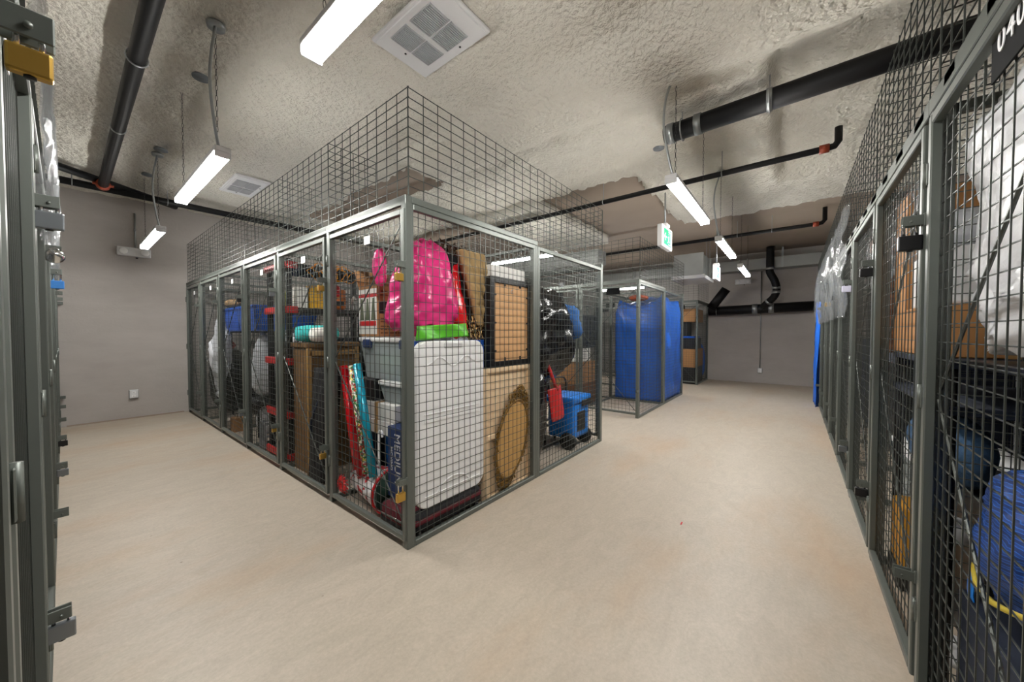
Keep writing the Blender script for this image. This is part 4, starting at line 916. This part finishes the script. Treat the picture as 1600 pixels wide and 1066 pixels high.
# second locker
t = thing('wire_rack', 'rack with navy edge carrying the cardboard boxes in the second right-hand locker', 'rack', (2.12, -1.165, 0))
for z in (1.08, 1.26): obj('shelf', MB().rbox(0, .92, 0, .7, z, z + .035, .004, 1), NAVY, t)
for x in (.02, .9):
    for y in (.02, .68): obj('upright', MB().bar((x, y, 0), (x, y, 1.28), .014, 8), BLACKM, t)
box('cardboard_box', 'tall cardboard box at the hinge side of the second right-hand locker', 'box', 2.76, 3.04, -1.0, -.46, 1.297, 2.14, mat('kraft_cardboard', 'b98550', .8, var=.06))
box('cardboard_box', 'lower cardboard box below the white box, second right-hand locker', 'box', 2.28, 2.74, -.9, -.46, 1.297, 1.52, mat('kraft_cardboard', 'b98550', .8))
t = thing('white_box', 'white box with red ribbon behind the large black padlock', 'box', (2.5, -.6, 1.522))
obj('box_body', MB().rbox(-.2, .2, -.13, .13, 0, .24, .01, 2), WHITEP, t)
obj('ribbon', MB().tube(spline([(-.05, .1, .24), (-.08, .14, .3), (-.1, .13, .38), (-.04, .1, .34)], 6), .012, 6), RED, t)
soft('plastic_film_bundle', 'crumpled clear film on top of the white box', 'film', (2.5, -.6, 1.86), SHEETW, (.16, .12, .09), seed=54, amp=.3, fr=8, zflat=-.08)
soft('denim_bundle', 'blue denim bundle half way down the second right-hand locker', 'cloth', (2.66, -.6, .85), mat('blue_denim', '37587a', .9, var=.2, bump=.4), (.34, .12, .17), seed=55, amp=.2, fr=5, zflat=-.16)
box('grey_crate', 'dark crate under the denim bundle', 'crate', 2.3, 2.98, -1.0, -.62, 0, .69, BLACKP, tape=False)
t = thing('floor_fan', 'round white wire fan standing at the post of the second right-hand door', 'fan', (2.4, -.49, -.0))
mb = MB()
for q in range(9):
    rr = .03 + .026 * q; mb.tube([(rr * math.cos(a), .02 * math.cos(rr * 6), .54 + rr * math.sin(a)) for a in [2 * PI * k / 28 for k in range(28)]], .0035 if q < 8 else .009, 5, closed=True)
for k in range(48):
    a = 2 * PI * k / 48; mb.bar((.03 * math.cos(a), .02, .54 + .03 * math.sin(a)), (.236 * math.cos(a), .002, .54 + .236 * math.sin(a)), .0022, 4)
obj('guard', mb, WHITEP, t); obj('motor', MB().lathe([(.05, -.12), (.06, -.06), (.04, -.02)], (0, 0, .54), 18, 'Y'), WHITEM, t)
mb = MB()
for k in range(3):
    a = 2 * PI * k / 3; mb.add([(.03 * math.cos(a), -.02, .54 + .03 * math.sin(a)), (.2 * math.cos(a - .4), -.03, .54 + .2 * math.sin(a - .4)), (.21 * math.cos(a + .2), -.01, .54 + .21 * math.sin(a + .2)), (.05 * math.cos(a + .8), -.01, .54 + .05 * math.sin(a + .8))], [(0, 1, 2, 3)])
obj('blade', mb, GREY, t); obj('stand', MB().bar((0, -.06, 0.02), (0, -.06, .5), .014, 10).lathe([(.12, 0), (.11, .02), (.02, .03)], (0, -.06, 0), 20), WHITEM, t)
t = thing('tool_case', 'yellow tool case low at the hinge side of the second right-hand locker', 'case', (2.92, -.53, .0))
obj('case_body', MB().rbox(-.12, .12, -.06, .06, .1, .45, .015, 2), mat('amber_plastic', 'c98e22', .5), t)
obj('base_box', MB().rbox(-.13, .13, -.07, .07, 0, .1, .01, 1), BLACKP, t)
# third locker and beyond
WOODB = stripes('brown_wood', ['7b4a26', '935c31', '6a3d1e'], 'Z', 2, .5)
t = thing('wooden_headboard', 'brown wooden headboard upright in the third right-hand locker', 'furniture', (3.7, -.53, 1.27))
obj('panel', MB().rbox(-.33, .33, -.04, .04, 0, .82, .01, 2), WOODB, t); obj('moulding', MB().rbox(-.35, .35, .04, .06, .76, .86, .008, 2).rbox(-.28, .28, .04, .05, .1, .14, .006, 1), WOODB, t)
t = thing('steel_table', 'dark table carrying the brown headboard', 'table', (3.66, -.85, 0))
obj('tabletop', MB().rbox(-.42, .42, -.4, .35, 1.2, 1.268, .006, 1), NAVY, t)
for x in (-.38, .38):
    for y in (-.36, .31): obj('leg', MB().bar((x, y, 0), (x, y, 1.2), .016, 8), GREY, t)
bin_((3.6, -.85, 0), .6, .5, .62, 'clear storage bin under the table of the third right-hand locker')
for i, (x0, z1, m) in enumerate(((4.3, 1.5, NAVY), (5.35, 1.2, BLACKP), (6.4, 1.7, CARDD), (7.5, 1.3, NAVY))):
    box('storage_box', ['navy wardrobe box in the fourth right-hand locker', 'black box in the fifth right-hand locker', 'dark cardboard wardrobe box in the sixth right-hand locker', 'navy box in the seventh right-hand locker'][i], 'box', x0, x0 + .75, -1.6, -.9, 0, z1, m, tape=False)
tag(obj('blue_tarpaulin', MB().sheet((9.35, -.36, .02), (-.75, 0, 0), (0, 0, 1.95), 30, 30, lambda a, b: .03 * math.sin(a * 14 + b * 3) + .02 * noise.noise(Vector((a * 4, b * 4, 0))), .004), TARP2), 'blue tarpaulin hung over the outside of a far right-hand door', 'tarpaulin')
def film(label, o, u, v, seed, amp=.05):
    fn = lambda a, b: amp * math.sin(PI * b) * (1 + .3 * math.sin(a * 3)) + .018 * (1 - abs(noise.noise(Vector((a * 22, b * 3 + a * 6, seed)))) * 4) + .012 * noise.noise(Vector((a * 40, b * 8, seed)))
    return tag(obj('plastic_sheet', MB().sheet(o, u, v, 120, 40, fn, .0015), POLY), label, 'plastic sheet')
film('clear wrinkled plastic sheet draped over the far right-hand lockers', (9.4, -.36, 1.55), (-5.2, 0, .0), (0, 0, 1.0), 1, .035)
film('clear film behind the mesh of the second and third right-hand lockers', (4.1, -.475, 1.75), (-1.9, 0, 0), (0, 0, .42), 2, .008)
film('clear plastic sheet hung along the upper left-hand lockers', (-.045, 2.2, 1.85), (0, 3.4, 0), (0, 0, .95), 3, .02)
for i, (x0, y0, y1, z1, m, l) in enumerate(((-1.1, 1.1, 1.8, 1.4, NAVY, 'navy box inside the nearest left-hand locker'), (-1.1, 2.1, 2.9, 1.6, GREY, 'grey box inside the third left-hand locker'), (-1.1, 3.2, 4.0, 1.5, CARD, 'cardboard box inside the fourth left-hand locker'))):
    box('storage_box', l, 'box', x0, x0 + .6, y0, y1, 0, z1, m, tape=False)
tag(obj('paper_label', MB().rbox(2.035, 2.06, -.352 + -.09, -.35 + -.084, .83, .87, .001, 1), CARDW), 'torn white sticker on the post beside the nearest right-hand door', 'sticker')
tag(obj('red_scrap', MB().rbox(2.77, 2.81, .62, .63, 0, .003, .001, 1), RED), 'tiny red scrap on the bare concrete floor', 'scrap')
rnd = random.Random(5)
